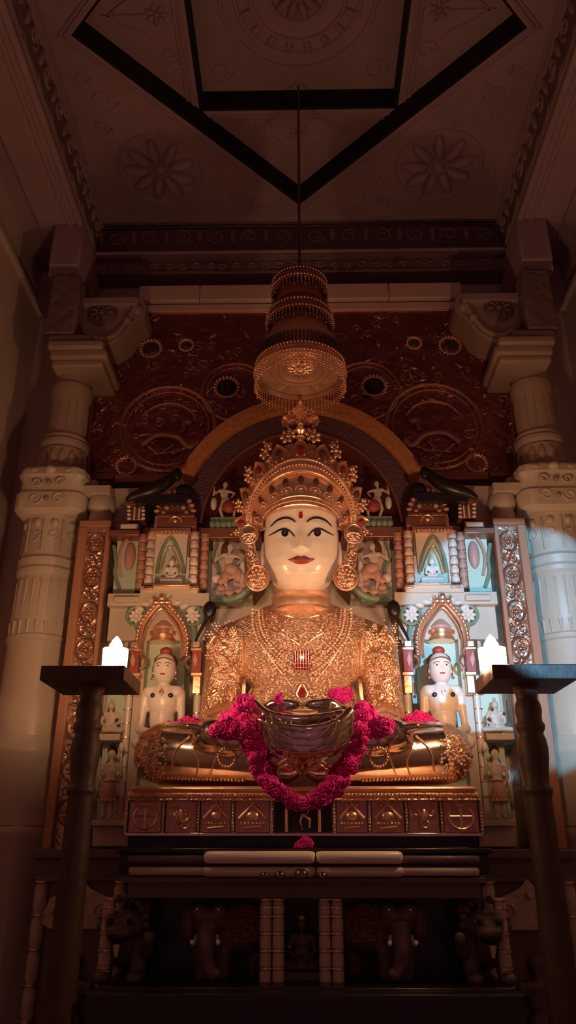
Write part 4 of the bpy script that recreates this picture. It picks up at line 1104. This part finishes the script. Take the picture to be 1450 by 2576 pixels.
for k in range(9):   # leaf points
    a=math.radians(2+22*k); sz=.9+.25*max(0,math.sin(a)); c,u,v,n=frame(a,.78)
    ol=[(-.022,-.022),(-.026,.0),(-.020,.018),(-.010,.032),(0,.044),(.010,.032),(.020,.018),(.026,0),(.022,-.022)]
    P=[c+v*(x*sz)+u*(z*sz)+n*.010 for x,z in ol]
    b=MB(); b.tube(P,.0055,8); m_=len(P); b.add(P+[p-n*.014 for p in P],[tuple(range(m_-1,-1,-1)),tuple(range(m_,2*m_))]+[(i,(i+1)%m_,m_+(i+1)%m_,m_+i) for i in range(m_)])
    for x in (-.012,.012): b.bead(c+v*x*sz-u*.024*sz+n*.014,.006)
    o=b.build('leaf_point',M['gold'],crown)
    R_=Matrix((v,n,u)).transposed(); MB().ell(c+u*.004+n*.014,(.0125*sz,.006,.017*sz),R_,nu=14,nv=8).build('gem',M['ruby'] if k%2==0 else M['brown'],o)
for k in range(10):  # florets standing on the rim between the leaves
    a=math.radians(-9+22*k); c,u,v,n=frame(a,1.0+(.03 if 3<k<6 else 0)); sz=.027+.010*max(0,math.sin(a))
    b=MB(); rosette(b,c+n*.004,sz,7,sz*.34,sz*.26,sz*.3,v,u,hub=sz*.34); b.bead(c+u*sz*1.35,.006); b.bead(c-u*sz*1.3,.008); b.bead(c-u*sz*1.2+v*.012,.005); b.bead(c-u*sz*1.2-v*.012,.005)
    b.build('floret',M['gold'],crown)
b=MB(); c=S(0,1085,2.70)
b.lathe([(.008,c.z-.04),(.022,c.z-.03),(.010,c.z-.018),(.024,c.z-.004),(.020,c.z+.010),(.008,c.z+.020),(.014,c.z+.028),(.004,c.z+.040)],(0,2.70),20); b.build('top_finial',M['gold'],crown)
b=MB()
b.ell((0,2.82,2.68),(.148,.15,.20)); b.build('head_cap',M['goldsm'],crown)
# crest standing above the crown
Yt=2.80; cr=thing('gold_crest',S(0,1072,Yt),'small triangular gold crest with curled ends above the crown','crest')
q=lambda ox,py:(S(ox,py,Yt).x,S(ox,py,Yt).z)
ol=[(0,1006),(8,1020),(20,1028),(28,1042),(44,1046),(49,1058),(42,1069),(28,1066),(0,1062),(-28,1066),(-42,1073),(-49,1058),(-44,1046),(-28,1042),(-20,1028),(-8,1020)]
b=MB().prism([q(x,y) for x,y in ol],Yt,Yt+.02); b.build('plate',M['goldeng'],cr,bevel=.003)
b=MB(); rosette(b,S(0,1048,Yt-.004),.022,7,.008,.006,.006,hub=.008)
for s in (-1,1): spiral(b,S(s*22,1040,Yt-.003),.017,1.3,0,.004,s); b.ell(S(s*38,1058,Yt-.003),(.014,.008,.014)); b.bead(S(s*14,1058,Yt-.003),.006)
b.ell(S(0,1018,Yt-.002),(.009,.006,.02)); b.tube([S(-4,1066,Yt),S(-4,1085,Yt-.05)],.006,6) ; b.build('crest_relief',M['gold'],cr)
MB().box((-.012,Yt+.015,S(0,1066,Yt).z-.28),(.012,Yt+.03,S(0,1040,Yt).z)).build('support_stem',M['gold'],cr)

# ---- necklace
nk=thing('necklace',(0,2.66,2.0),'four-strand beaded gold necklace with ruby pendants on the golden chest','necklace')
for s in (-1,1):
    for k in range(4):
        p=[(s*(124-9*k),1532+2*k),(s*(121-9*k),1570),(s*(108-8*k),1612-4*k),(s*(78-5*k),1650-8*k),(s*(44-3*k),1682-12*k),(s*18,1702-16*k)]
        c=[on(x,y,.006) for x,y in flatcurve(p,12)]; b=MB()
        last=None
        for v in c:
            if last is None or (v-last).length>.0105: b.bead(v,.0050 if k%2 else .0056); last=v
        b.build('bead_strand',M['gold'] if k%2 else M['jewel'],nk)
slab_on([(-16,1636),(16,1636),(18,1650),(17,1684),(0,1690),(-17,1684),(-18,1650)],'ruby_pendant',M['ruby'],nk,.012,.014)
b=MB()
for y in range(1638,1690,10): b.tube([on(x,y,.0165) for x in (-17,-8,0,8,17)],.0012,5)
for x in range(-15,16,6): b.tube([on(x,y,.0165) for y in (1638,1650,1662,1674,1686)],.0012,5)
b.build('pendant_grid',M['gold'],nk)
tear=lambda k:[(k*13*math.sin(a)*(1 if math.cos(a)<.2 else (1-.45*math.cos(a))),1744-k*(20*math.cos(a) if math.cos(a)>0 else 15*math.cos(a))) for a in [2*PI*i/24 for i in range(24)]]
slab_on(tear(.62),'teardrop_ruby',M['ruby'],nk,.012,.012)
MB().tube([on(x,y,.010) for x,y in tear(1)],.0035,6,closed=True).build('teardrop_rim',M['gold'],nk)
b=MB(); rr=random.Random(5)
for k in range(20): a=2*PI*k/20; b.bead(on(20*math.cos(a),1744+25*math.sin(a),.006),.0042)
for k in range(330):
    y=rr.uniform(1595,1758); hwid=22+ (84-abs(y-1665)*.5); x=rr.uniform(-hwid,hwid)
    if abs(x)<22 and y>1632: continue
    b.bead(on(x,y,.004),rr.uniform(.0028,.0052))
b.build('clustered_studs',M['jewel'],nk)
# studs and small flower dots hammered into the arm and chest plates
for s in (-1,1):
    b=MB()
    for k in range(26):
        cx_,cy_=rr.uniform(164,236),rr.uniform(1572,1770); R_=rr.uniform(5,9)
        for j in range(6): b.bead(on(s*(cx_+R_*math.cos(j*1.05)),cy_+R_*1.1*math.sin(j*1.05),.002),rr.uniform(.0026,.0042))
        b.bead(on(s*cx_,cy_,.003),.005)
    for k in range(60): b.bead(on(s*rr.uniform(160,240),rr.uniform(1560,1775),.002),rr.uniform(.0025,.0045))
    for k in range(50): b.bead(on(s*rr.uniform(28,104),rr.uniform(1540,1612),.002),rr.uniform(.0022,.0036))
    for k in range(110):
        q_=on(s*rr.uniform(345,438),rr.uniform(1850,1955),.002,None,9.0)
        if q_.y<5: b.bead(q_,rr.uniform(.0030,.0055))
    b.build('hammered_studs',M['jewel'],idol)

# ================================================================ HANGING TRIPLE CANOPY
Yc=2.72
ch=thing('tiered_canopy',(0,Yc,Z(1000,Yc)),'three-tiered round gold canopy with bead fringes hanging above the crown','canopy')
def tier(r,py_rim,py_top,r_top,fr,nf,under=True,m='gold'):
    zr=Z(py_rim,Yc); zt_=Z(py_top,Yc)
    b=MB(); b.lathe([(r*.9,zr+.012),(r,zr),(r*1.03,zr+.012),(r*.99,zr+.03),(r*.97,zr+(zt_-zr)*.55),(r*.80,zr+(zt_-zr)*.8),(r_top,zt_)],(0,Yc),56,caps=False)
    tt=b.build('canopy_tier',M[m],ch)
    b=MB(); b.lathe([(.004,zr+.045),(r*.45,zr+.040),(r*.8,zr+.028),(r*.9,zr+.014)],(0,Yc),56,caps=False); b.build('underside',M['copperf' if m!='gold' else 'goldsm'],tt)
    b=MB()
    for z_,q in ((zr+.006,1.04),(zr+.045,1.01)):
        n=int(2*PI*r*q/.014)
        for k in range(n): a=2*PI*k/n; b.bead((r*q*math.cos(a),Yc+r*q*math.sin(a),z_),.0058)
    b.build('rim_beads',M['gold'],tt)
    b=MB()
    for k in range(nf):
        a=2*PI*k/nf; x,y=r*1.02*math.cos(a),Yc+r*1.02*math.sin(a); L_=fr*(.75+.25*(k%3==0))
        for j in range(int(L_/.0125)): b.bead((x,y,zr-.008-j*.0125),.0042 if j%3 else .0052)
    b.build('bead_fringe',M['gold'] if m=='gold' else M['bronze'],tt)
    b=MB()
    for k in range(nf): a=2*PI*k/nf; b.tube([(r*1.005*math.cos(a),Yc+r*1.005*math.sin(a),zr+.055),(r*.995*math.cos(a),Yc+r*.995*math.sin(a),zr+(zt_-zr)*.5)],.005,5)
    b.build('openwork_band',M['darksil'],tt)
    return tt
r1=abs(S(113,930,Yc).x)
tr=tier(r1*.98,948,845,r1*.70,.085,72)
zr=Z(948,Yc)
b=MB(); rosette(b,(0,Yc,zr+.035),.060,11,.022,.013,.012,(1,0,0),(0,-1,0),hub=.02); rosette(b,(0,Yc,zr+.038),.040,8,.014,.010,.016,(1,0,0),(0,-1,0))
for r_ in (.095,.125): b.tube(circ((0,Yc,zr+.034),r_,40,(1,0,0),(0,1,0)),.004,6,closed=True)
b.build('underside_rosette',M['gold'],tr)
tier(r1*.74,822,772,r1*.55,.06,54,m='copperf')
tier(r1*.63,738,700,r1*.30,.05,46,m='copperf')
b=MB().lathe([(.05,Z(850,Yc)),(r1*.66,Z(845,Yc)),(r1*.64,Z(826,Yc)),(.05,Z(815,Yc)),(r1*.53,Z(775,Yc)),(r1*.53,Z(745,Yc)),(.05,Z(735,Yc))],(0,Yc),40); b.build('neck',M['copperf'],ch)
MB().tube([(0,Yc,Z(705,Yc)),(0,Yc,ZC+ST+.1)],.006,8).build('hanging_rod',M['darksil'],ch)

# ================================================================ ROSE GARLAND AND LOOSE FLOWERS
def flower_mesh(seed):
    r_=random.Random(seed); b=MB()
    for layer,(n,rad,pr,lift) in enumerate(((6,.0125,.0085,0),(5,.008,.0075,.005),(3,.004,.006,.009))):
        for k in range(n):
            a=2*PI*k/n+layer*.5+r_.uniform(-.25,.25); d=Vector((math.cos(a),math.sin(a),0)); up=Vector((0,0,1)); t=(d*.55+up*(.8+.1*layer)).normalized(); e=up.cross(d); n_=t.cross(e)
            b.ell(d*rad+up*lift,(pr*r_.uniform(.9,1.3),pr*1.05,.0022),Matrix((t,e,n_)).transposed(),nu=8,nv=5)
    return b
fm=[]
for sd in range(4):
    b=flower_mesh(sd); me=bpy.data.meshes.new('flower'); me.from_pydata(b.v,[],b.f); me.materials.append(M['petal']); me.polygons.foreach_set('use_smooth',[True]*len(me.polygons)); fm.append(me)
rg=random.Random(11)
def put_flower(parent,p,scale):
    o=bpy.data.objects.new('flower',rg.choice(fm)); C.objects.link(o); o.parent=parent; o.location=p-world_loc(parent); o.scale=(scale,)*3
    o.rotation_euler=(rg.uniform(.6,2.2),rg.uniform(-.6,.6),rg.uniform(-1,1)); return o
def gpt(ox,py,lift=.018):
    q=S(ox,py,2.4); d=(q-CAM).normalized(); h=BODY.ray_cast(CAM,d)
    Yh=h[0].y if h[0] is not None else 2.42
    if py>1965: Yh=2.395
    return S(ox,py,min(Yh,2.47 if py>1830 else 2.9)-lift)
gl=thing('rose_garland',S(0,2040,2.40),'long magenta rose petal garland hanging in a loop over the idol lap','garland')
Lp=[(-142,1822),(-128,1850),(-120,1885),(-112,1915),(-98,1945),(-80,1972),(-58,1997),(-28,2015),(6,2022),(38,2014),(66,1995),(90,1968),(112,1935),(130,1900),(142,1865),(152,1830)]
pth=flatcurve([(x+(0 if x<0 else 0),y) for x,y in Lp],4); nf=0
for i,(x,y) in enumerate(pth):
    put_flower(gl,gpt(x+rg.uniform(-15,-1),y+rg.uniform(-7,7),.014+rg.uniform(0,.022)),rg.uniform(.95,1.4))
    put_flower(gl,gpt(x+rg.uniform(2,14),y+rg.uniform(-6,6),.016),rg.uniform(.9,1.3)); nf+=2
    if i%3==0: put_flower(gl,gpt(x+rg.uniform(-16,16),y+rg.uniform(-10,10),.03),rg.uniform(.7,1.0)); nf+=1
# thread that carries the flowers
MB().tube([gpt(x,y,.012) for x,y in pth],.006,6).build('thread',M['maroon'],gl)
def tuft(name,label,pts,lift=.02,group=None,Yf=None,sc_=1.5):
    P=[(S(x,y,Yf) if Yf else gpt(x,y,lift)) for x,y in pts]
    c=sum(P,Vector())/len(P); t=thing(name,(c.x,c.y,min(p.z for p in P)-.015),label,'flowers',group)
    for p in P:
        put_flower(t,p,sc_*rg.uniform(.85,1.15)); put_flower(t,p+Vector((rg.uniform(-.008,.008),-.008,rg.uniform(-.006,.010))),sc_*.8)
    return t
def heap(x0,x1,y0,y1,n,tri=0): 
    out=[]
    while len(out)<n:
        x=rg.uniform(x0,x1); y=rg.uniform(y0,y1); f=(x-x0)/(x1-x0)
        top=y0+(y1-y0)*(tri*(1-f) if tri>0 else (-tri)*f)
        if y>=top: out.append((x,y))
    return out
tuft('flower_heap','magenta petal heap on the idol forearm, left of the polished lap',heap(-222,-142,1765,1845,24,.9))
tuft('flower_heap','magenta petal heap on the idol forearm, right of the polished lap',heap(142,210,1775,1840,22,-.8))
tuft('flower_bunch','small magenta bloom tucked at the right side of the golden waist',heap(84,112,1738,1768,5),.01)
tuft('flower_bunch','tiny magenta bloom tucked at the left side of the golden waist',heap(-88,-58,1752,1764,3),.01,sc_=.9)
tuft('flower_bunch','magenta flowers in the lap of the white idol in the left niche',[(-338,1833),(-322,1828),(-308,1824),(-292,1818),(-280,1820),(-270,1826),(-318,1836),(-300,1834),(-282,1833)],Yf=2.74)
tuft('flower_bunch','magenta flowers in the lap of the white idol in the right niche',[(270,1818),(282,1812),(294,1808),(306,1812),(318,1822),(330,1830),(290,1824),(306,1828)],Yf=2.74)
b=MB(); 
for s,lab in ((-1,'left'),(1,'right')):
    pass

# ================================================================ THRONE
YT=2.46
th=thing('throne_base',(0,2.7,.55),'tiered throne under the idol, gilt panels above dark marble mouldings','throne')
z=lambda py,Y=YT: Z(py,Y)
hx=lambda ox,py=2000,Y=YT: S(ox,py,Y).x
b=MB(); X0=hx(443)
prof=[]
b.box((-X0,YT,z(2012)),(X0,3.15,z(1990))); b.box((-X0*.985,YT-.004,z(1992)),(X0*.985,3.1,z(1980,2.5)))
b.build('cushion_slab',M['goldsm'],th,bevel=.008)
b=MB()
for k in range(96): b.bead((-X0+.01+k*(2*X0-.02)/95,YT-.002,z(2001)),(.0045,.005,.0065))
b.tube([(-X0,YT-.003,z(2012)),(X0,YT-.003,z(2012))],.004,6); b.build('bead_row',M['goldeng'],th)
b=MB().box((-X0,YT+.02,z(2097)),(X0,3.15,z(2010))); b.build('panel_band',M['darksil'],th)
edges=[-443,-350,-262,-175,-78,78,166,258,345,443]
rr=random.Random(21)
for i in range(9):
    xa,xb=hx(edges[i])+.004,hx(edges[i+1])-.004; cx=(xa+xb)/2; w_=(xb-xa)/2; za,zb=z(2093),z(2014); zc=(za+zb)/2; hh=(zb-za)/2
    b=MB().box((xa+.004,YT+.012,za),(xb-.004,YT+.03,zb)); p=b.build('relief_panel',M['black'] if i==4 else M['bronze'],th)
    b=MB(); Yp=YT+.010
    if i in (0,8):
        b.tube(circ((cx,Yp,zc-.004),w_*.68,24,rz=hh*.72),.004,6,closed=True); b.tube([(cx,Yp,za+.01),(cx,Yp,zb-.02)],.004,6); b.tube([(cx-w_*.6,Yp,zc),(cx+w_*.6,Yp,zc)],.003,6)
    elif i in (2,6,3,5):
        b.tube(catmull([(cx-w_*.75,Yp,zc-.006),(cx-w_*.35,Yp,zc+.014),(cx,Yp,zc+.032),(cx+w_*.35,Yp,zc+.014),(cx+w_*.75,Yp,zc-.006)]),.006,8); b.ell((cx,Yp,zc),(w_*.38,.012,hh*.35))
        for k in (-1,0,1): b.bead((cx+k*w_*.35,Yp-.003,zc+.04-abs(k)*.008),.006)
        for k in range(7): b.bead((cx-w_*.6+k*w_*.2,Yp,zc-.02),.0045)
        b.tube([(cx-w_*.5,Yp,za+.01),(cx+w_*.5,Yp,za+.014)],.004,6)
    elif i==4:
        pp=(cx,Yp+.005,za+.006); fig(b,pp,.085,'dance',.5)
        for s in (-1,1): b.tube([(cx+s*w_*.55,Yp,za),(cx+s*w_*.55,Yp,zb)],.005,6)
    else:
        for k in range(5): spiral(b,(cx+rr.uniform(-.5,.5)*w_,Yp,zc+rr.uniform(-.5,.5)*hh),.016,1.2,k,.004,rr.choice((-1,1)))
        b.ell((cx,Yp,zc),(w_*.25,.012,hh*.55))
    b.build('panel_relief',M['gold'],p)
b=MB()
for e in edges:
    x=hx(e)
    b.tube([(x,YT+.008,z(2096)),(x,YT+.008,z(2012))],.004,6)
    for k in range(9): b.bead((x,YT+.004,z(2020+k*8.5)),.0045)
b.build('pilaster_strips',M['silver'],th)
b=MB(); b.box((-X0,YT+.004,z(2104)),(X0,YT+.03,z(2095))); b.build('lower_rail',M['silver'],th,bevel=.002)
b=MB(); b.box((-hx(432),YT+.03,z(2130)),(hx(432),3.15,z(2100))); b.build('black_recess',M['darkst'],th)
b=MB(); x1=S(452,2110,YT).x; 
for s in (-1,1): x=sorted((s*x1,s*hx(434))); b.box((x[0],YT+.01,z(2130)),(x[1],2.9,z(2100)))
b.build('side_post',M['copperf'],th)
# mouldings: black ledge, two rounded marble rails with projecting middle
Ym=2.40
zm_=lambda py: Z(py,Ym)
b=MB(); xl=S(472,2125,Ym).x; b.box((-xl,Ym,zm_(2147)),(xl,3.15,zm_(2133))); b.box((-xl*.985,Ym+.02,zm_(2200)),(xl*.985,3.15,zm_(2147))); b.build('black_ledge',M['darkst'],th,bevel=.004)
def rail(xa,xb,pa,pb,Yf,name,m,parent=th):
    """rounded marble rail (half-round front) between two x"""
    za,zb=Z(pb,Yf),Z(pa,Yf); r=(zb-za)/2; zc=(za+zb)/2; n=10; prof=[]
    for k in range(n+1): a=-PI/2+PI*k/n; prof.append((Yf+r*.9-r*.9*math.cos(a),zc+r*math.sin(a)))
    prof=[(Yf+.12,za)]+prof+[(Yf+.12,zb)]; N=len(prof); b=MB(); vs=[]; 
    xs=[xa,xa+r*.25,xa+r*.8,xb-r*.8,xb-r*.25,xb]; ins=[r*.9,r*.35,0,0,r*.35,r*.9]
    for x,q in zip(xs,ins):
        for (y,z_) in prof: vs.append((x,y+q*(1 if y<Yf+.1 else 0),zc+(z_-zc)*(1-q/r*.35)))
    fs=[]
    for i in range(5):
        for k in range(N): l=(k+1)%N; fs.append((i*N+k,i*N+l,(i+1)*N+l,(i+1)*N+k))
    fs.append(tuple(range(N))); fs.append(tuple(5*N+k for k in range(N-1,-1,-1)))
    b.add(vs,fs); return b.build(name,m,parent)
xc=S(252,2150,2.34).x; xs_=S(446,2160,2.38).x
rail(-xs_,-xc*.95,2152,2172,2.385,'side_rail',M['dimst']); rail(xc*.95,xs_,2152,2172,2.385,'side_rail',M['dimst'])  # shade of the candle boards put into darker upper side rails
rail(-xc,xc*.12,2141,2173,2.345,'middle_rail',M['white']); rail(xc*.13,xc,2141,2173,2.345,'middle_rail',M['white'])  # candle light put into the whiter tone of the upper middle rail
rail(-xs_*.99,-xc*.95,2181,2203,2.385,'side_rail',M['marble']); rail(xc*.95,xs_*.99,2181,2203,2.385,'side_rail',M['marble'])
rail(-xc,xc*.12,2181,2206,2.350,'middle_rail',M['marble']); rail(xc*.13,xc,2181,2206,2.350,'middle_rail',M['marble'])
b=MB(); b.box((-xs_,2.42,Z(2260,2.42)),(xs_,3.15,Z(2205,2.42))); b.box((-xs_*1.02,2.395,Z(2222,2.4)),(xs_*1.02,2.5,Z(2206,2.4))); b.build('dark_frieze',M['dimst'],th,bevel=.003)
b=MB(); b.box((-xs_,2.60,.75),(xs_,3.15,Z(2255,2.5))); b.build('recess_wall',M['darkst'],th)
b=MB(); b.box((-.56,2.30,.55),(.56,3.1,Z(2500,2.3))); b.box((-.55,2.36,Z(2505,2.36)),(.55,3.1,Z(2484,2.36))); b.build('plinth_steps',M['darkst'],th,bevel=.006)
# ringed colonnettes that split the base into bays
zb_=Z(2486,2.42)
for ox in (-96,-64,53,85,-500,500):
    x=S(ox,2370,2.46).x; za,zc_=zb_,Z(2262,2.46); b=MB(); n=5; dz=(zc_-za)/n; pr=[]
    for k in range(n): pr+=[(.012,za+k*dz+.001),(.017,za+k*dz+dz*.15),(.0165,za+k*dz+dz*.8),(.011,za+(k+1)*dz-.001)]
    b.lathe(pr,(x,2.46),16); c=b.build('colonnette',M['marble'],th)
    b=MB()
    for k in range(n+1): b.lathe([(.013,za+k*dz-.004),(.021,za+k*dz-.002),(.021,za+k*dz+.002),(.013,za+k*dz+.004)],(x,2.46),16)
    b.lathe([(.013,zc_-.025),(.021,zc_-.022),(.021,zc_-.018),(.013,zc_-.015)],(x,2.46),16); b.build('gilt_ring',M['gold'],c)

# ---- elephants, lions and the little goddess in the base
def elephant():
    Y=2.52; g0=zb_; o=Vector((S(-235,2400,Y).x,Y,g0))
    t=thing('elephant_statue',o,'carved elephant with gold netting cloth, left bay of the dark throne base','statue')
    H=Z(2272,2.48)-g0; b=MB(); x=o.x
    b.ell((x+.075,Y+.05,g0+H*.62),(.095,.08,H*.34)); b.ell((x-.005,Y-.02,g0+H*.78),(.050,.05,H*.20))
    for s in (-1,1): b.ell((x-.005+s*.030,Y-.045,g0+H*.90),(.022,.02,.022)); b.ell((x-.005+s*.062,Y+.0,g0+H*.74),(.026,.012,.050))
    pts=catmull([(x-.005,Y-.06,g0+H*.75),(x-.005,Y-.085,g0+H*.5),(x+.002,Y-.085,g0+H*.28),(x+.018,Y-.09,g0+H*.14),(x+.035,Y-.095,g0+H*.20)],6); b.tube(pts,[.030-.020*i/len(pts) for i in range(len(pts))],12)
    for lx,ly in ((x-.02,Y-.02),(x+.035,Y-.01),(x+.12,Y+.05),(x+.06,Y+.09)): cap(b,(lx,ly,g0+.02),(lx,ly,g0+H*.4),.022,.028)
    b.build('body',M['dimst'],t,vox=.004,sm=3)
    b=MB(); b.ell((x+.080,Y+.045,g0+H*.68),(.096,.083,H*.32)); b.build('netting_cloth',M['netgold'],t)
    for s in (-1,1): MB().tube(catmull([(x-.005+s*.028,Y-.065,g0+H*.60),(x-.005+s*.034,Y-.095,g0+H*.52),(x-.005+s*.036,Y-.115,g0+H*.55)]),.006,8).build('tusk',M['white'],t)
    b=MB(); b.tube(circ((x-.005,Y-.055,g0+H*.93),.022,12,a0=PI,a1=2*PI,closed=False),.005,6)
    for s in (-1,1): b.bead((x-.005+s*.03,Y-.066,g0+H*.93),.006)
    b.build('head_chain',M['gold'],t)
    return t
el=elephant(); mirrored(el,'carved elephant with gold netting cloth, right bay of the dark throne base')
def lion():
    Y=2.50; g0=zb_; x=S(-452,2350,Y).x; H=Z(2270,Y)-g0
    t=thing('lion_statue',(x,Y,g0),'carved snarling lion statue at the left end of the dark throne base','statue')
    b=MB(); b.ell((x,Y+.06,g0+H*.5),(.075,.08,H*.38)); b.ell((x,Y-.02,g0+H*.72),(.062,.055,H*.20)); b.ell((x,Y-.07,g0+H*.66),(.040,.035,H*.10)); b.ell((x,Y-.065,g0+H*.56),(.032,.03,H*.05))
    for s in (-1,1):
        b.ell((x+s*.028,Y-.065,g0+H*.80),(.017,.015,.016)); b.ell((x+s*.055,Y-.01,g0+H*.90),(.018,.012,.024)); cap(b,(x+s*.045,Y-.02,g0+.02),(x+s*.045,Y,g0+H*.45),.022,.028); b.ell((x+s*.045,Y-.045,g0+.018),(.025,.035,.018))
    cap(b,(x+.07,Y-.03,g0+H*.40),(x+.085,Y-.09,g0+H*.60),.02,.016)
    b.build('body',M['dimst'],t,vox=.004,sm=2)
    b=MB(); b.ell((x,Y-.082,g0+H*.60),(.030,.022,.018)); b.build('open_mouth',M['black'],t)
    for s in (-1,1): MB().bead((x+s*.026,Y-.078,g0+H*.785),.0085).build('eye',M['black'],t)
    b=MB(); b.tube([(x-.004,Y-.085,g0+H*.50),(x,Y-.095,g0+H*.36)],[.010,.004],8); b.build('tongue',M['marble'],t)
    b=MB()
    for k in range(11): a=PI*k/10; b.bead((x+.064*math.cos(a),Y-.03,g0+H*.72+.07*math.sin(a)),.012)
    b.build('mane_curls',M['dimst'],t)
    return t
li_=lion(); mirrored(li_,'carved snarling lion statue at the right end of the dark throne base')
o=Vector((S(-5,2480,2.5).x,2.52,zb_)); t=thing('goddess_statue',o,'small seated goddess statue in the central bay between ringed colonnettes','statue')
b=MB(); fig(b,o+Vector((0,0,.03)),.14,'jina',.8); b.build('body',M['dimst'],t,vox=.003,sm=2)
b=MB(); b.ell(o+Vector((0,-.004,.146)),(.015,.015,.018)); b.build('head',M['dimst'],t)
b=MB(); b.lathe([(.016,o.z+.158),(.018,o.z+.166),(.008,o.z+.178),(.003,o.z+.19)],(o.x,o.y),14); b.bead(o+Vector((-.035,-.02,.09)),.006); b.build('crown',M['gold'],t)
b=MB(); b.box((o.x-.06,o.y-.04,o.z),(o.x+.06,o.y+.04,o.z+.03)); b.build('seat',M['dimst'],t,bevel=.004)
# things lying on the rails
for k,(ox,r) in enumerate(((-98,.012),(-60,.014),(-5,.019),(48,.012))):
    c=S(ox,2207,2.335); b=MB(); b.lathe([(r*.5,c.z-r*.2),(r,c.z),(r*1.05,c.z+r*.5),(r*.8,c.z+r*.9),(r*.3,c.z+r*1.1)],(c.x,2.335+.01),18)
    o=b.build('offering_pot',M['darksil']); tag(o,['small dark pot at the far left of the row on the rail','small dark pot second from left on the rail','largest round dark pot in the row on the rail','small dark pot at the right end of the row on the rail'][k],'pot','dark pots along the throne rail')
tuft('rose_flower','single dusky rose lying on the black ledge below the garland',[(0,2126),(8,2128),(-9,2129),(3,2122)],Yf=2.42,sc_=1.0)

# ---- lower blocks beside the throne that carry the strips and niches
def pedestal():
    Yp=2.84; zt2=Z(2136,Yp); xa,xb=-.905,-.575
    t=thing('side_pedestal',((xa+xb)/2,Yp+.15,.55),'dark carved stone pedestal left of the throne with ringed colonnettes','pedestal')
    MB().box((xa,Yp+.03,.55),(xb,3.19,zt2-.03)).build('block',M['dimst'],t)
    b=MB(); b.box((xa-.01,Yp,zt2-.03),(xb,3.19,zt2)); b.box((xa,Yp+.012,zt2-.10),(xb,Yp+.05,zt2-.085)); b.box((xa,Yp+.0,.55),(xb,Yp+.05,.80)); b.build('cornice',M['dimst'],t,bevel=.004)
    for x in (-.875,-.61):
        za,zc=.80,zt2-.10; n=6; dz=(zc-za)/n; pr=[]
        for k in range(n): pr+=[(.014,za+k*dz+.001),(.022,za+k*dz+dz*.2),(.021,za+k*dz+dz*.8),(.013,za+(k+1)*dz-.001)]
        b=MB(); b.lathe(pr,(x,Yp+.02),16); c=b.build('colonnette',M['carved'],t); b=MB()
        for k in range(n+1): b.lathe([(.015,za+k*dz-.005),(.026,za+k*dz-.002),(.026,za+k*dz+.002),(.015,za+k*dz+.005)],(x,Yp+.02),16)
        b.build('gilt_ring',M['gold'],c)
    xm=-.74; b=MB(); zg=zt2-.12
    b.prism([(xm-.13,zg-.10),(xm-.10,zg-.03),(xm-.03,zg+.0),(xm,zg+.03),(xm+.03,zg),(xm+.10,zg-.03),(xm+.13,zg-.10),(xm+.09,zg-.12),(xm-.09,zg-.12)],Yp+.01,Yp+.04)
    for s in (-1,1): spiral(b,(xm+s*.07,Yp+.008,zg-.07),.03,1.3,0,.006,s)
    b.bead((xm,Yp+.005,zg-.02),.012); b.build('gable_ornament',M['carved'],t,bevel=.003)
    b=MB(); fig(b,(xm,Yp+.01,.80),.40,'stand',.5); b.build('guardian_relief',M['dimst'],t,vox=.006,sm=2)
    return t
pd=pedestal(); mirrored(pd,'dark carved stone pedestal right of the throne with ringed colonnettes')

# ================================================================ CANDLE STANDS
def stand():
    X,Y=-.628,2.32; zt_=Z(1672,2.20)
    t=thing('candle_stand',(X,Y,.55),'dark turned wooden pedestal with square board top, standing left of the altar','stand')
    hwd=.121; b=MB(); R_=Matrix.Translation((X,Y,0))
    b.box((-hwd,-.118,zt_-.042),(hwd,.118,zt_),M4=R_); b.build('board',M['wood'],t,bevel=.003)
    b=MB(); zz=lambda py:Z(py,2.29)
    pr=[(.05,.55),(.052,.60),(.044,.63),(.044,.70),(.050,.73),(.042,.80),(.040,zz(2500)),(.039,zz(2300)),(.037,zz(2120)),(.035,zz(2004)),(.036,zz(1998)),(.040,zz(1992)),(.041,zz(1984)),(.036,zz(1976)),
        (.033,zz(1968)),(.036,zz(1940)),(.041,zz(1905)),(.042,zz(1880)),(.039,zz(1858)),(.035,zz(1848)),(.034,zz(1842)),(.040,zz(1832)),(.041,zz(1822)),(.035,zz(1812)),(.035,zz(1800)),(.038,zz(1786)),(.036,zz(1770)),(.030,zz(1758)),(.030,zz(1748)),(.036,zt_-.05),(.040,zt_-.036)]
    b.lathe([(r*1.02,z_) for r,z_ in pr],(X,Y),28); b.build('turned_post',M['wood'],t)
    b=MB(); b.box((X-.11,Y-.11,.55),(X+.11,Y+.11,.575)); b.build('foot_plate',M['wood'],t,bevel=.004)
    return t,zt_
stn,zt_=stand(); s2=mirrored(stn,'dark turned wooden pedestal with square board top, standing right of the altar')
s2.location.x=.660
def candle(X,Y,label,w=1.0):
    t=thing('candle_cup',(X,Y,zt_),label,'candle','burning candles on the stands')
    b=MB(); z=zt_; h=.052*w; r=.031*w
    b.lathe([(r*.92,z+.0005),(r,z+.004),(r*1.03,z+h),(r*.9,z+h),(r*.85,z+h*.8),(.004,z+h*.78)],(X,Y),28); b.build('glowing_cup',M['glow'],t)
    b=MB(); b.lathe([(.004,z+h*.75),(.014*w,z+h*1.0),(.017*w,z+h*1.2),(.010*w,z+h*1.45),(.002,z+h*1.65)],(X,Y),16); b.build('flame',M['flame'],t)
    return t
candle(-.552,2.262,'blazing candle cup on the wooden board left of the altar',1.16)
candle(.566,2.295,'blazing candle cup on the inner corner of the wooden board right of the altar',1.27)
